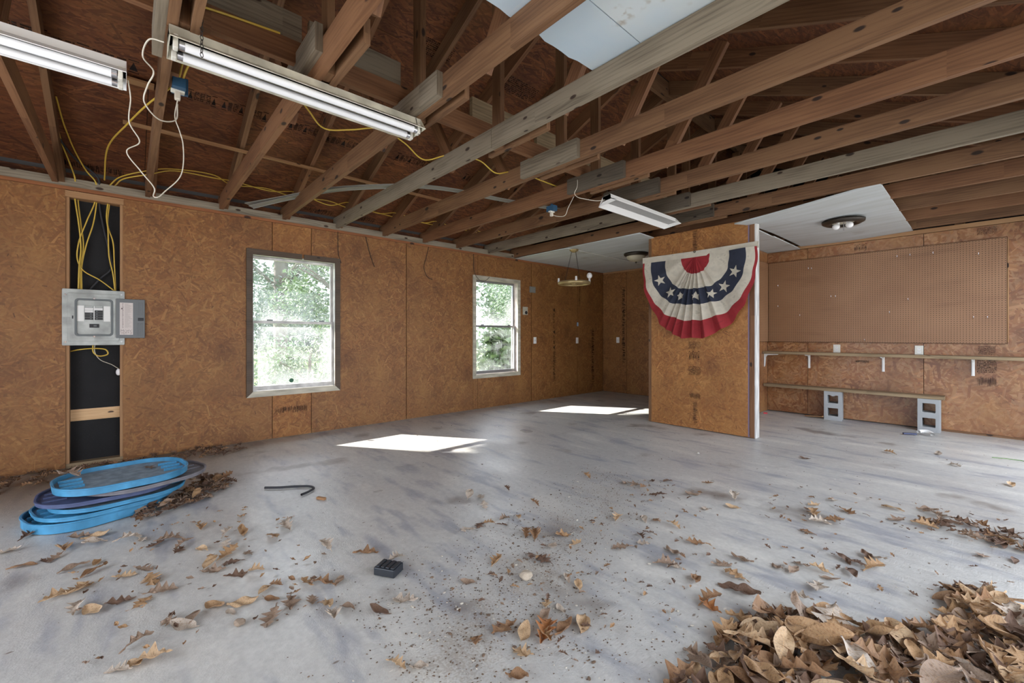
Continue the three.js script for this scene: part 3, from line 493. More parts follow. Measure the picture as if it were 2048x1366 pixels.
// ================================================================== THINGS
// ---- breaker panel on the left wall
{
  const t = thing('breaker_panel', 'grey steel electrical breaker panel with its door swung open', 'breaker panel');
  t.position.set(0, 1.087, 0.427);                      // lower left corner of the cover; local x runs along the wall
  t.rotation.y = Math.PI / 2;
  const W = 0.402, H = 0.497;
  const ring = (w, h, r, w2, h2, r2, d) => { const s = rrect(w, h, r); s.holes.push(new THREE.Path(rrect(w2, h2, r2).getPoints(8))); const g = new THREE.ExtrudeGeometry(s, { depth: d, bevelEnabled: true, bevelSize: 0.002, bevelThickness: 0.002, bevelSegments: 2, curveSegments: 8 }); return g; };
  const C = (g, z, dx = 0, dy = 0) => { g.translate(W / 2 + dx, H / 2 + dy, z); return g; };
  part(t, 'back_box', B(0.035, W - 0.035, 0.03, H - 0.03, -0.085, 0.0), M.steelDark);
  part(t, 'cover', C(ring(W, H, 0.008, W - 0.075, H - 0.075, 0.006, 0.01), 0.003), M.steel);
  part(t, 'cover_step', C(ring(W - 0.073, H - 0.073, 0.006, W - 0.13, H - 0.13, 0.006, 0.016), 0.003), M.steel);
  part(t, 'cover_step', C(ring(W - 0.128, H - 0.128, 0.008, 0.232, 0.318, 0.02, 0.012), 0.008), M.steel);
  part(t, 'door_recess', C(ring(0.246, 0.334, 0.026, 0.224, 0.308, 0.02, 0.004), 0.019), M.steelDark);
  const face = C(new THREE.ExtrudeGeometry(rrect(0.24, 0.325, 0.02), { depth: 0.004, bevelEnabled: false }), 0.011); part(t, 'dead_front', face, M.steel);
  // circuit lists and breakers
  const listTex = canvasTex(128, 256, (c, w, h) => { c.fillStyle = '#e9e8e2'; c.fillRect(0, 0, w, h); c.strokeStyle = '#b5b4ae'; for (let y = 12; y < h; y += 22) { c.beginPath(); c.moveTo(4, y); c.lineTo(w - 4, y); c.stroke(); } });
  const listMat = std({ map: listTex, roughness: 0.7 });
  for (const x of [-0.088, 0.083]) part(t, 'circuit_list', C(new THREE.BoxGeometry(0.044, 0.14, 0.001), 0.0158, x, 0.035), listMat);
  const bar = (x, y, w, h, mat, name, z = 0.018) => { const g = new RoundedBoxGeometry(w, h, 0.008, 2, 0.0015); g.translate(W / 2 + x, H / 2 + y, z); const m = part(t, name, g, mat); return m; };
  for (let i = 0; i < 6; i++) for (const s of [-1, 1]) {
    const blank = s < 0 ? i < 3 : i < 2, y = 0.098 - i * 0.0218; const m = bar(s * 0.031 - 0.003, y, 0.054, 0.0195, blank ? (i === 0 ? M.steel : M.enamelWhite) : M.black, blank ? 'blank_filler' : 'breaker');
    if (!blank) { const h = new THREE.BoxGeometry(0.012, 0.009, 0.008); h.translate(W / 2 + s * 0.031 - 0.003 + (s < 0 ? 0.012 : -0.012), H / 2 + y, 0.025); part(m, 'toggle', h, M.steelDark); }
  }
  bar(-0.001, 0.04, 0.006, 0.13, M.enamelWhite, 'divider', 0.019);
  const mb = bar(0, -0.075, 0.062, 0.034, M.black, 'main_breaker', 0.021); const mh = new THREE.BoxGeometry(0.02, 0.014, 0.01); mh.translate(W / 2 + 0.006, H / 2 - 0.075, 0.03); part(mb, 'toggle', mh, M.steelDark);
  for (const y of [-0.172, 0.172]) { const s = new THREE.CylinderGeometry(0.008, 0.008, 0.006, 14); s.rotateX(Math.PI / 2); s.translate(W / 2, H / 2 + y, 0.026); part(t, 'cover_screw', s, M.chrome); }
  for (const [x, y] of [[0.02, 0.03], [0.02, H - 0.05], [W - 0.02, 0.03], [W - 0.02, H - 0.03]]) { const s = new THREE.CylinderGeometry(0.006, 0.006, 0.005, 12); s.rotateX(Math.PI / 2); s.translate(x, y, 0.016); part(t, 'cover_screw', s, M.chrome); }
  part(t, 'latch_hole', B(0.06, 0.069, 0.235, 0.262, 0.0205, 0.0235), M.black);
  // door, swung right round against the wall
  const door = new THREE.Group(); door.name = 'door'; t.add(door); door.position.set(W - 0.056, H / 2 - 0.004, 0.03); door.rotation.y = 0.06;
  part(door, 'leaf', new RoundedBoxGeometry(0.203, 0.365, 0.012, 2, 0.004).translate(0.1, 0, 0), std({ color: lin(0.15, 0.16, 0.16), roughness: 0.5 }), 'dark grey painted door');
  for (const y of [-0.1, 0.095]) for (const x of [0.152, 0.177]) part(door, 'pressed_rib', new RoundedBoxGeometry(0.012, 0.12, 0.004, 2, 0.0018).translate(x, y, 0.0075), std({ color: lin(0.15, 0.16, 0.16), roughness: 0.5 }));
  const lab = canvasTex(128, 320, (c, w, h) => { const r = rng(4); c.fillStyle = '#d3c9c2'; c.fillRect(0, 0, w, h); c.fillStyle = '#5a4a46'; for (let y = 8; y < 250; y += 7) { c.fillRect(26, y, 3 + r() * 6, 4); c.globalAlpha = 0.35; c.fillRect(48, y, 30 + r() * 44, 2.2); c.globalAlpha = 1; } c.beginPath(); c.moveTo(20, 50); c.lineTo(30, 66); c.lineTo(10, 66); c.fill(); for (let y = 268; y < 312; y += 10) for (let x = 8; x < 120; x += 7) if (r() < 0.7) c.fillRect(x, y, 4, 5); });
  part(door, 'directory_label', new THREE.BoxGeometry(0.092, 0.3, 0.0008).translate(0.07, -0.002, 0.0068), std({ map: lab, roughness: 0.7 }), 'printed circuit directory sheet');
  part(door, 'catch', new RoundedBoxGeometry(0.04, 0.028, 0.008, 2, 0.002).translate(0.172, -0.005, 0.008), M.black);
}

// ---- cables in the stud bay
const underDeck = (p) => (p[0] > -0.04 && p[0] < 3.05 && p[1] > 2.5 ? [p[0], Math.min(p[1], DECK(p[0]) - 0.025), p[2]] : p);      // keep cables below the roof deck
const cable = (name, pts, rad, mat, label, cat = 'cable', group) => single(name, tube(pts.map(underDeck), rad), mat, label, cat, group);
cable('yellow_cable', [[-0.04, 2.5, 0.352], [-0.035, 2.40, 0.352], [-0.035, 2.17, 0.328], [-0.04, 1.95, 0.315], [-0.03, 1.8, 0.325], [-0.035, 1.59, 0.331]], 0.0055, M.yellow, 'yellow cable at the outer side of the stud bay, dropping straight into the panel');
cable('yellow_cable', [[-0.06, 2.5, 0.335], [-0.06, 2.40, 0.335], [-0.06, 2.2, 0.318], [-0.055, 1.98, 0.30], [-0.055, 1.8, 0.318], [-0.05, 1.59, 0.32]], 0.0055, M.yellow, 'second yellow cable in the stud bay, behind the outermost one');
cable('yellow_cable', [[-0.05, 2.5, 0.225], [-0.05, 2.40, 0.225], [-0.045, 2.22, 0.275], [-0.04, 2.0, 0.33], [-0.04, 1.85, 0.336], [-0.04, 1.76, 0.30], [-0.035, 1.68, 0.19], [-0.04, 1.59, 0.095]], 0.0055, M.yellow, 'yellow cable crossing the stud bay diagonally above the panel');
cable('yellow_cable', [[-0.06, 2.5, 0.215], [-0.06, 2.40, 0.215], [-0.06, 2.2, 0.236], [-0.055, 2.0, 0.28], [-0.055, 1.8, 0.31], [-0.05, 1.59, 0.31]], 0.0055, M.yellow, 'yellow cable in the middle of the stud bay, slanting to the panel');
cable('yellow_cable', [[-0.05, 2.5, 0.14], [-0.05, 2.40, 0.14], [-0.05, 2.28, 0.148], [-0.05, 2.15, 0.138], [-0.05, 1.9, 0.13], [-0.05, 1.75, 0.105], [-0.05, 1.59, 0.09]], 0.0055, M.yellow, 'yellow cable by the inner stud with a gentle bow');
cable('yellow_cable', [[-0.06, 2.5, 0.13], [-0.06, 2.40, 0.13], [-0.06, 2.2, 0.14], [-0.06, 2.05, 0.105], [-0.06, 1.85, 0.095], [-0.06, 1.59, 0.086]], 0.0055, M.yellow, 'yellow cable nearest the inner stud of the bay');
cable('black_cable', [[-0.08, 2.5, 0.205], [-0.08, 2.40, 0.2], [-0.08, 2.15, 0.165], [-0.075, 1.9, 0.12], [-0.075, 1.8, 0.115], [-0.07, 1.7, 0.19], [-0.065, 1.59, 0.26]], 0.009, M.blackRubber, 'thick black cable in the stud bay behind the yellow ones');
cable('yellow_cable', [[-0.09, 1.03, 0.384], [-0.05, 1.045, 0.33], [-0.04, 1.055, 0.22], [-0.035, 1.04, 0.15], [-0.035, 1.0, 0.14], [-0.04, 0.985, 0.2], [-0.05, 1.02, 0.235], [-0.05, 1.1, 0.238]], 0.0055, M.yellow, 'yellow cable looped in the stud bay below the panel');
cable('white_cord', [[-0.05, 1.1, 0.225], [-0.045, 1.02, 0.225], [-0.04, 0.95, 0.19], [-0.035, 0.9, 0.11], [-0.03, 0.86, 0.065]], 0.003, M.cordWhite, 'short cream wire hanging below the breaker panel', 'wire');
{ const g = new THREE.IcosahedronGeometry(0.022, 1); g.scale(0.8, 1.5, 0.9); g.translate(-0.03, 0.83, 0.066); single('cocoon', g, M.bulb, 'crumpled pale clump on the wire end in the stud bay', 'debris'); }
// cables over the top plate and along the eave
cable('black_cable', [[-0.05, 2.5, 0.2], [0.02, 2.6, 0.2], [0.05, 2.64, 0.24], [0.12, 2.72, 0.33], [0.35, 2.83, 0.42], [0.8, 3.0, 0.44]], 0.009, M.blackRubber, 'thick black cable arching from the stud bay up to the rafter');
cable('yellow_cable', [[-0.05, 2.5, 0.215], [0.01, 2.57, 0.22], [0.05, 2.63, 0.27], [0.2, 2.76, 0.33], [0.5, 2.87, 0.38], [0.75, 2.98, 0.4]], 0.0055, M.yellow, 'yellow cable rising beside the thick black cable to the rafter');
cable('yellow_cable', [[-0.04, 2.5, 0.352], [0.01, 2.57, 0.35], [0.1, 2.68, 0.38], [0.3, 2.8, 0.41], [0.6, 2.9, 0.425]], 0.0055, M.yellow, 'yellow cable beside the leftmost joist foot');
cable('yellow_cable', [[-0.03, 2.56, 0.13], [0.2, 2.6, 0.05], [0.33, 2.66, -0.12], [0.3, 2.73, -0.28], [0.28, 2.77, -0.64], [0.2, 2.79, -0.78], [0.25, 2.75, -1.1], [0.2, 2.82, -1.38], [0.25, 2.78, -1.75], [0.2, 2.83, -1.98], [0.22, 2.78, -2.3], [0.2, 2.82, -2.6], [0.2, 2.78, -2.95], [0.2, 2.8, -3.2], [0.22, 2.78, -3.6], [0.2, 2.8, -4.4]], 0.0055, M.yellow, 'long yellow cable run along the eave, upper of the pair');
cable('yellow_cable', [[-0.02, 2.57, 0.09], [0.25, 2.58, 0.02], [0.36, 2.63, -0.15], [0.36, 2.7, -0.3], [0.34, 2.72, -0.66], [0.3, 2.74, -0.78], [0.35, 2.7, -1.12], [0.3, 2.76, -1.38], [0.4, 2.66, -1.7], [0.3, 2.77, -1.98], [0.4, 2.68, -2.28], [0.3, 2.76, -2.6], [0.35, 2.69, -2.95], [0.3, 2.76, -3.2], [0.34, 2.7, -3.5], [0.3, 2.75, -3.8], [0.3, 2.7, -4.3]], 0.0055, M.yellow, 'long yellow cable run along the eave, lower sagging one of the pair');
cable('yellow_cable', [[0.0, 2.6, 0.16], [0.7, 2.68, 0.12], [1.36, 2.67, 0.0], [1.8, 2.67, -0.1], [2.2, 2.68, -0.215], [2.45, 2.68, -0.225], [2.75, 2.69, -0.25]], 0.006, M.yellow, 'yellow cable sweeping from the top plate up to the blue outlet box');
cable('yellow_cable', [[2.47, 2.53, -0.21], [2.55, 2.66, -0.26], [2.62, 2.68, -0.34], [2.74, 2.67, -0.42], [2.74, 2.67, -0.62]], 0.006, M.yellow, 'pair end of yellow cable entering the blue outlet box by the hanging plug');
cable('yellow_cable', [[2.6, 2.69, -0.72], [2.5, 2.62, -0.86], [2.36, 2.6, -1.01], [2.4, 2.63, -1.17], [2.48, 2.67, -1.36], [2.45, 2.64, -1.56], [2.36, 2.6, -1.79], [2.46, 2.66, -1.97], [2.53, 2.66, -2.22], [2.53, 2.6, -2.4], [2.54, 2.66, -2.6], [2.55, 2.66, -3.2]], 0.0055, M.yellow, 'yellow cable sagging between the joists behind the long tube light');
cable('yellow_cable', [[2.86, 2.70, 0.6], [2.9, 2.72, -0.1], [2.92, 2.74, -0.3], [2.9, 2.78, -0.6]], 0.006, M.yellow, 'yellow cable running beside the weathered grey strongback board');

// ---- fluorescent shop lights
function shopLight(label, x, y, z0, z1, tubes, cover, tilt = 0, roll = 0) {
  const t = thing('fluorescent_light', label, 'light fixture', 'hanging fluorescent shop lights');
  const L = Math.abs(z1 - z0); t.position.set(x, y, (z0 + z1) / 2); t.rotation.set(tilt, 0, roll);
  const prof = (pts, l = L) => { const g = new THREE.ExtrudeGeometry(new THREE.Shape(pts.map((p) => new THREE.Vector2(...p))), { depth: l, bevelEnabled: false }); g.translate(0, 0, -l / 2); return g; };
  part(t, 'housing', prof([[-0.045, 0], [0.045, 0], [0.045, 0.045], [-0.045, 0.045]]), cover);
  part(t, 'reflector', prof([[-0.045, 0.0], [-0.102, -0.035], [-0.104, -0.032], [-0.05, 0.006], [0.05, 0.006], [0.104, -0.032], [0.102, -0.035], [0.045, 0.0]]), cover);
  for (const e of [-1, 1]) { const g = prof([[-0.045, 0.044], [-0.102, -0.035], [0.102, -0.035], [0.045, 0.044]], 0.002); g.translate(0, 0, e * (L / 2 - 0.001)); part(t, 'end_cap', g, cover); }
  if (tubes) for (const s of [-1, 1]) {
    const g = new THREE.CylinderGeometry(0.019, 0.019, L - 0.07, 18); g.rotateX(Math.PI / 2); g.translate(s * 0.045, -0.032, 0); const tb = part(t, 'lamp_tube', g, M.tubeGlass);
    for (const e of [-1, 1]) { const c = new THREE.CylinderGeometry(0.0195, 0.0195, 0.02, 18); c.rotateX(Math.PI / 2); c.translate(s * 0.045, -0.032, e * (L / 2 - 0.044)); part(tb, 'tube_cap', c, M.chrome); part(t, 'lamp_holder', new RoundedBoxGeometry(0.036, 0.06, 0.018, 2, 0.004).translate(s * 0.045, -0.026, e * (L / 2 - 0.022)), M.plastic); }
  }
  return t;
}
function chain(parent, x, y, z, len, mat = M.chain) { for (let i = 0; i < len / 0.021; i++) { const g = new THREE.TorusGeometry(0.008, 0.0018, 5, 10); g.scale(0.75, 1.35, 1); if (i % 2) g.rotateY(Math.PI / 2); g.rotateY(0.4); g.translate(x, y - i * 0.0185, z); part(parent, 'chain_link', g, mat); } }
const lightA = shopLight('long two-tube fluorescent fixture hanging below the joists in the middle', 3.03, 2.462, -0.13, -1.345, true, M.enamel);
chain(lightA, 0.108, 0.13, 0.5, 0.24); part(lightA, 'hanger_wire', tube([[0.05, 0.04, -0.57], [0.06, -0.06, -0.585], [0.0, 0.1, -0.585]], 0.002), M.chain);
shopLight('fluorescent fixture with cord at its end, cut by the picture edge', 2.58, 2.455, 1.22, 0.005, true, M.enamelWhite);
const lightC = shopLight('tubeless white shop-light reflector hanging near the bunting', 3.04, 2.44, -3.33, -4.57, false, M.enamelWhite, 0.0, 0.12);
part(lightC, 'hanger_wire', tube([[0, 0.04, 0.5], [-0.02, 0.09, 0.52], [-0.06, 0.15, 0.58]], 0.0025), M.chain);

// outlet boxes and cords
function outletBox(label, x, y, z) {
  const t = thing('outlet_box', label, 'outlet box'); t.position.set(x, y, z);
  part(t, 'box', new RoundedBoxGeometry(0.1, 0.055, 0.06, 2, 0.004), M.blueBox); part(t, 'nail_lug', new THREE.BoxGeometry(0.02, 0.09, 0.016).translate(-0.035, 0.02, -0.036), M.blueBox);
  part(t, 'receptacle', new RoundedBoxGeometry(0.034, 0.012, 0.06, 2, 0.003).translate(0, -0.031, 0.004), M.plastic); part(t, 'plug', new RoundedBoxGeometry(0.03, 0.045, 0.026, 2, 0.006).translate(0.002, -0.055, 0.005), M.cordWhite);
  return t;
}
outletBox('blue plastic outlet box with plug beside the hanging white cord', 2.47, 2.53, -0.205);
outletBox('small blue outlet box under the joists near the tubeless shop light', 2.46, 2.46, -3.2);
cable('white_cord', [[2.56, 2.44, -0.0], [2.5, 2.38, -0.01], [2.46, 2.27, -0.005], [2.46, 2.18, -0.045], [2.46, 2.12, 0.005], [2.46, 2.03, -0.05], [2.46, 1.95, -0.105], [2.46, 1.91, -0.10], [2.47, 1.905, -0.115], [2.46, 1.95, -0.15], [2.46, 2.05, -0.215], [2.46, 2.22, -0.225], [2.46, 2.29, -0.21], [2.46, 2.36, -0.19], [2.47, 2.45, -0.2]], 0.0028, M.cordWhite, 'kinked white lamp cord hanging in a long loop to the blue box', 'cord');
cable('white_cord', [[2.98, 2.47, -0.12], [2.92, 2.49, -0.07], [2.85, 2.44, -0.05], [2.78, 2.42, -0.09], [2.7, 2.38, -0.07], [2.62, 2.33, -0.06], [2.55, 2.29, -0.12], [2.5, 2.33, -0.19], [2.47, 2.43, -0.2]], 0.0033, M.cordWhite, 'white cord from the long tube light looping down to the plug', 'cord');
cable('white_cord', [[2.46, 2.4, -3.2], [2.52, 2.375, -3.22], [2.6, 2.37, -3.24], [2.66, 2.43, -3.22], [2.74, 2.52, -3.21], [2.8, 2.6, -3.2]], 0.003, M.cordWhite, 'thin white cord rising from the small blue outlet box', 'cord');
cable('white_cord', [[2.86, 2.66, -3.12], [2.87, 2.55, -3.1], [2.84, 2.5, -3.1], [2.87, 2.46, -3.11], [2.92, 2.44, -3.15], [2.98, 2.43, -3.25], [3.02, 2.45, -3.34]], 0.003, M.cordWhite, 'white cord looped over the joist to the tubeless shop light', 'cord');
// bent vinyl trim strips lying over the joists
{
  const path = [[0.1, 2.585, -0.95], [0.38, 2.635, -1.2], [0.95, 2.665, -1.53], [1.35, 2.67, -1.86], [1.58, 2.68, -2.15], [1.7, 2.685, -2.45], [1.8, 2.685, -3.03], [1.95, 2.68, -3.6], [2.1, 2.67, -4.1]];
  const c = new THREE.CatmullRomCurve3(path.map((p) => V(...p)));
  const prof = new THREE.Shape([[-0.004, -0.035], [0.004, -0.035], [0.004, 0.03], [0.012, 0.03], [0.012, 0.036], [-0.004, 0.036]].map((p) => new THREE.Vector2(...p)));
  single('trim_strip', new THREE.ExtrudeGeometry(prof, { steps: 60, extrudePath: c }), std({ color: lin(0.3, 0.29, 0.25), roughness: 0.5 }), 'long bent grey vinyl strip lying across the joists', 'trim strip');
  const c2 = new THREE.CatmullRomCurve3(path.map((p, i) => V(p[0] + 0.04, p[1] - 0.012 - (i === 0 ? 0.02 : 0), p[2] - 0.03)));
  single('trim_strip', new THREE.ExtrudeGeometry(prof, { steps: 60, extrudePath: c2 }), std({ color: lin(0.25, 0.245, 0.21), roughness: 0.5 }), 'second grey vinyl strip lying tight below the first', 'trim strip');
}
// foam boards on top of the joists
{
  const rag = (x, z0, z1, n, amp, r) => { const o = []; for (let i = 0; i <= n; i++) o.push([x + (r() - 0.5) * amp * (i % 4 === 0 ? 2.4 : 1), z0 + ((z1 - z0) * i) / n]); return o; };
  const r = rng(31);
  const mk = (pts) => { const g = slab(pts, 0.02, [], { su: 1.3, sv: 1.3 }); g.rotateX(Math.PI / 2); g.translate(0, 2.676, 0); return g; };
  single('foam_board', mk([...rag(3.93, -1.93, 0.9, 46, 0.018, r), [4.235, 0.9], [4.235, -1.955]]), M.foam, 'light blue foam board with ragged crumbling edge lying on the joists', 'foam board');
  single('foam_board', mk([[4.24, -1.955], [4.24, 0.9], [5.455, 0.9], [5.455, -1.955]]), std({ map: foamMap, roughness: 0.6, color: lin(1.1, 1.06, 1.02), side: THREE.DoubleSide }), 'paler straight-edged foam board lying on the joists overhead', 'foam board');
}

// ---- nook lights
{
  const t = thing('wheel_chandelier', 'wagon-wheel chandelier with one white globe bulb hanging in the nook', 'chandelier');
  t.position.set(1.19, 1.975, -5.08);
  part(t, 'wheel_rim', new THREE.TorusGeometry(0.235, 0.014, 8, 40).rotateX(Math.PI / 2).scale(1, 1.6, 1), M.brass);
  for (let i = 0; i < 3; i++) part(t, 'spoke', B(-0.23, 0.23, -0.009, 0.009, -0.009, 0.009).rotateY((i * Math.PI) / 3), M.brass);
  part(t, 'hub', new THREE.LatheGeometry([[0, -0.03], [0.035, -0.022], [0.045, 0], [0.035, 0.022], [0, 0.03]].map((p) => new THREE.Vector2(...p)), 20), M.brass);
  for (let i = 0; i < 4; i++) { const a = 0.75 + (i * Math.PI) / 2, x = 0.235 * Math.cos(a), z = 0.235 * Math.sin(a); const s = part(t, 'socket', new THREE.CylinderGeometry(0.014, 0.018, 0.06, 12).translate(x, 0.045, z), M.enamelWhite); if (i === 3) part(s, 'bulb', new THREE.SphereGeometry(0.042, 18, 14).scale(1, 1.12, 1).translate(x, 0.115, z), M.bulb); }
  for (let i = 0; i < 2; i++) { const a = 0.3 + i * 2.6; for (let k = 0; k < 26; k++) { const f = k / 26, g = new THREE.TorusGeometry(0.009, 0.0018, 5, 9).scale(0.7, 1.3, 1); if (k % 2) g.rotateY(Math.PI / 2); g.translate(Math.cos(a) * (0.16 - 0.12 * f), 0.02 + 0.47 * f, Math.sin(a) * (0.16 - 0.12 * f)); part(t, 'chain_link', g, M.chain); } }
  part(t, 'canopy', new THREE.LatheGeometry([[0, -0.045], [0.03, -0.04], [0.065, -0.015], [0.07, 0]].map((p) => new THREE.Vector2(...p)), 24).translate(0, 0.512, 0), M.brass);
}
{
  const t = thing('ceiling_light', 'bronze flush ceiling light with amber glass bowl in the nook', 'ceiling light'); t.position.set(1.66, 2.488, -6.05);
  part(t, 'pan', new THREE.LatheGeometry([[0, 0], [0.19, 0], [0.185, -0.03], [0.15, -0.05], [0.0, -0.05]].map((p) => new THREE.Vector2(...p)), 36), M.bronze);
  part(t, 'bowl', new THREE.LatheGeometry([[0.15, -0.045], [0.135, -0.085], [0.09, -0.12], [0.0, -0.135]].map((p) => new THREE.Vector2(...p)), 36), Object.assign(M.amberGlass, { side: THREE.DoubleSide }));
  part(t, 'finial', new THREE.SphereGeometry(0.014, 12, 8).translate(0, -0.145, 0), M.bronze);
}
{
  const t = thing('ceiling_light', 'dark round ceiling light missing its bowl, bare bulbs, above the pegboard', 'ceiling light'); t.position.set(4.33, 2.474, -6.02);
  part(t, 'pan', new THREE.LatheGeometry([[0, 0], [0.2, 0], [0.195, -0.025], [0.16, -0.045], [0.12, -0.04], [0.11, -0.012], [0, -0.012]].map((p) => new THREE.Vector2(...p)), 40), M.bronze);
  part(t, 'reflector_plate', new THREE.CylinderGeometry(0.11, 0.11, 0.004, 30).translate(0, -0.018, 0), M.enamel);
  for (const [x, z] of [[-0.045, 0.02], [0.05, 0.03]]) { const s = part(t, 'socket', new THREE.CylinderGeometry(0.018, 0.018, 0.03, 12).translate(x, -0.033, z), M.enamelWhite); part(s, 'bulb', new THREE.SphereGeometry(0.034, 16, 12).scale(1.1, 1, 1).translate(x * 1.3, -0.068, z + 0.02), M.bulb); }
  part(t, 'stem', new THREE.CylinderGeometry(0.005, 0.005, 0.09, 8).translate(0.005, -0.065, 0.0), M.chrome);
}

// ---- wall plates and small wall things
function wallPlate(name, label, cat, x, y, z, w, h, mat, faceX, detail) {
  const t = thing(name, label, cat); t.position.set(x, y, z); if (faceX) t.rotation.y = Math.PI / 2;
  part(t, 'cover_plate', new RoundedBoxGeometry(w, h, 0.006, 2, 0.002).translate(0, 0, 0.0045), mat); detail?.(t); return t;
}
const toggle = (t) => part(t, 'toggle', new THREE.BoxGeometry(0.01, 0.024, 0.014).translate(0, 0, 0.012), M.white);
const sockets = (t) => { for (const y of [-0.02, 0.02]) { const s = part(t, 'receptacle', new RoundedBoxGeometry(0.032, 0.028, 0.003, 2, 0.0012).translate(0, y, 0.0085), M.enamelWhite); for (const x of [-0.006, 0.006]) part(s, 'slot', new THREE.BoxGeometry(0.0025, 0.009, 0.0006).translate(x, y + 0.003, 0.0102), M.black); } };
wallPlate('light_switch', 'white switch plate next to the smaller window', 'switch', 0, 1.085, -5.42, 0.072, 0.116, M.enamelWhite, true, toggle);
wallPlate('light_switch', 'white switch plate on the left wall near the dark corner seam', 'switch', 0, 1.075, -6.6, 0.072, 0.116, M.enamelWhite, true, toggle);
wallPlate('light_switch', 'white switch plate on the back wall of the nook', 'switch', 0.37, 1.08, ZB, 0.072, 0.116, M.enamelWhite, false, toggle);
wallPlate('tag', 'small pale blue tag above a switch in the nook', 'tag', 0, 1.395, -6.617, 0.045, 0.075, std({ color: lin(0.3, 0.42, 0.55), roughness: 0.6 }), true);
wallPlate('vent_plate', 'grey louvred plate high beside the smaller window', 'vent', 0, 1.99, -5.36, 0.15, 0.11, M.plateGray, true, (t) => { for (let i = 0; i < 4; i++) part(t, 'louver', new THREE.BoxGeometry(0.11, 0.006, 0.006).translate(0.0, -0.03 + i * 0.02, 0.009), std({ color: lin(0.3, 0.3, 0.27), roughness: 0.5 })); });
wallPlate('doorbell_chime', 'broken cream plate with a dark hole beside the smaller window', 'wall plate', 0, 1.605, -5.18, 0.12, 0.14, M.cream, true, (t) => part(t, 'hole', new THREE.CylinderGeometry(0.03, 0.03, 0.004, 14).rotateX(Math.PI / 2).translate(0.02, -0.03, 0.008), M.black));
wallPlate('power_outlet', 'cream outlet plate over the shelf below the pegboard, nearer the partition', 'outlet', 4.0, 0.985, ZB, 0.08, 0.118, M.plastic, false, sockets);
wallPlate('power_outlet', 'cream outlet plate over the shelf below the pegboard, farther from the partition', 'outlet', 4.845, 0.985, ZB, 0.08, 0.118, M.plastic, false, sockets);
// black wires tacked down the left wall
for (const [label, pts] of [['black wire running down the wall to the larger window corner', [[0.006, 2.47, -1.945], [0.006, 2.2, -1.95], [0.006, 2.08, -1.985]]], ['black wire with bent end hanging between the two windows', [[0.006, 2.46, -2.3], [0.008, 2.3, -2.34], [0.008, 2.15, -2.39], [0.01, 2.08, -2.42]]], ['wavy black wire between the wall seam and the smaller window', [[0.006, 2.46, -3.24], [0.008, 2.3, -3.2], [0.008, 2.15, -3.16], [0.008, 2.02, -3.22], [0.008, 1.99, -3.3]]], ['black wire looping over the smaller window casing', [[0.006, 2.46, -4.05], [0.008, 2.2, -4.06], [0.022, 2.1, -4.1], [0.024, 2.04, -4.2], [0.024, 2.07, -4.3], [0.02, 2.12, -4.36]]]]) cable('black_wire', pts, 0.0035, M.wire, label, 'wire');

// ---- pegboards
const holeTex = dataTex(32, 32, (u, v) => { const d = Math.hypot(u - 0.5, v - 0.5) * 25.4; const a = d < 3.6 ? 0 : 255; return [a, a, a]; }, false);
const pegGrain = dataTex(512, 512, (u, v) => { const n = fbm(u * 5, v * 5, 4, 151), s = fbm(u * 3, v * 12, 3, 155); return mixc(mixc([150, 112, 80], [136, 98, 68], 0.5 + n), [118, 84, 58], sm(0.2, 0.45, s) * 0.35); });
function pegMat(w, h) { const t = pegGrain.clone(); t.repeat.set(0.0254 / 2.44, 0.0254 / 2.44); t.needsUpdate = true; return std({ map: t, alphaMap: holeTex, alphaTest: 0.5, roughness: 0.5, side: THREE.DoubleSide }); }
function pegboard(label, w, h) {
  const t = thing('pegboard', label, 'pegboard'); const g = new THREE.PlaneGeometry(w, h); const uv = g.attributes.uv; for (let i = 0; i < uv.count; i++) uv.setXY(i, (uv.getX(i) * w) / 0.0254, (uv.getY(i) * h) / 0.0254); g.translate(w / 2, h / 2, 0.0);
  const m = pegMat(w, h); part(t, 'perforated_sheet', g, m); part(t, 'shade_backing', B(0.005, w - 0.005, 0.005, h - 0.005, -0.009, -0.0075), M.felt);  // black sheet added to stand in for the shaded gap behind the holes
  for (const [a, b, c, d] of [[0, 0.004, 0, h], [w - 0.004, w, 0, h], [0.004, w - 0.004, 0, 0.004], [0.004, w - 0.004, h - 0.004, h]]) part(t, 'edge', B(a, b, c, d, -0.005, 0), M.osbEdge);
  for (const y of [0.03, h / 2, h - 0.07]) part(t, 'furring_strip', B(0.02, w - 0.02, y, y + 0.038, -0.024, -0.0095, { grain: 'x', su: 2, sv: 0.45 }), M.pale);
  part(t, 'furring_strip', B(w - 0.02, w + 0.012, 0.02, h - 0.02, -0.024, -0.0095, { grain: 'y', su: 2, sv: 0.45 }), M.pale);
  return t;
}
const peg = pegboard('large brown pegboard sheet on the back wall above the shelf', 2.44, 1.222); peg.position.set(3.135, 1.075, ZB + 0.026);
const peg2 = pegboard('brown pegboard on the side of the partition, seen edge on', 1.9, 1.222); peg2.position.set(3.146, 1.075, ZB + 0.03 + 1.93); peg2.rotation.y = Math.PI / 2;
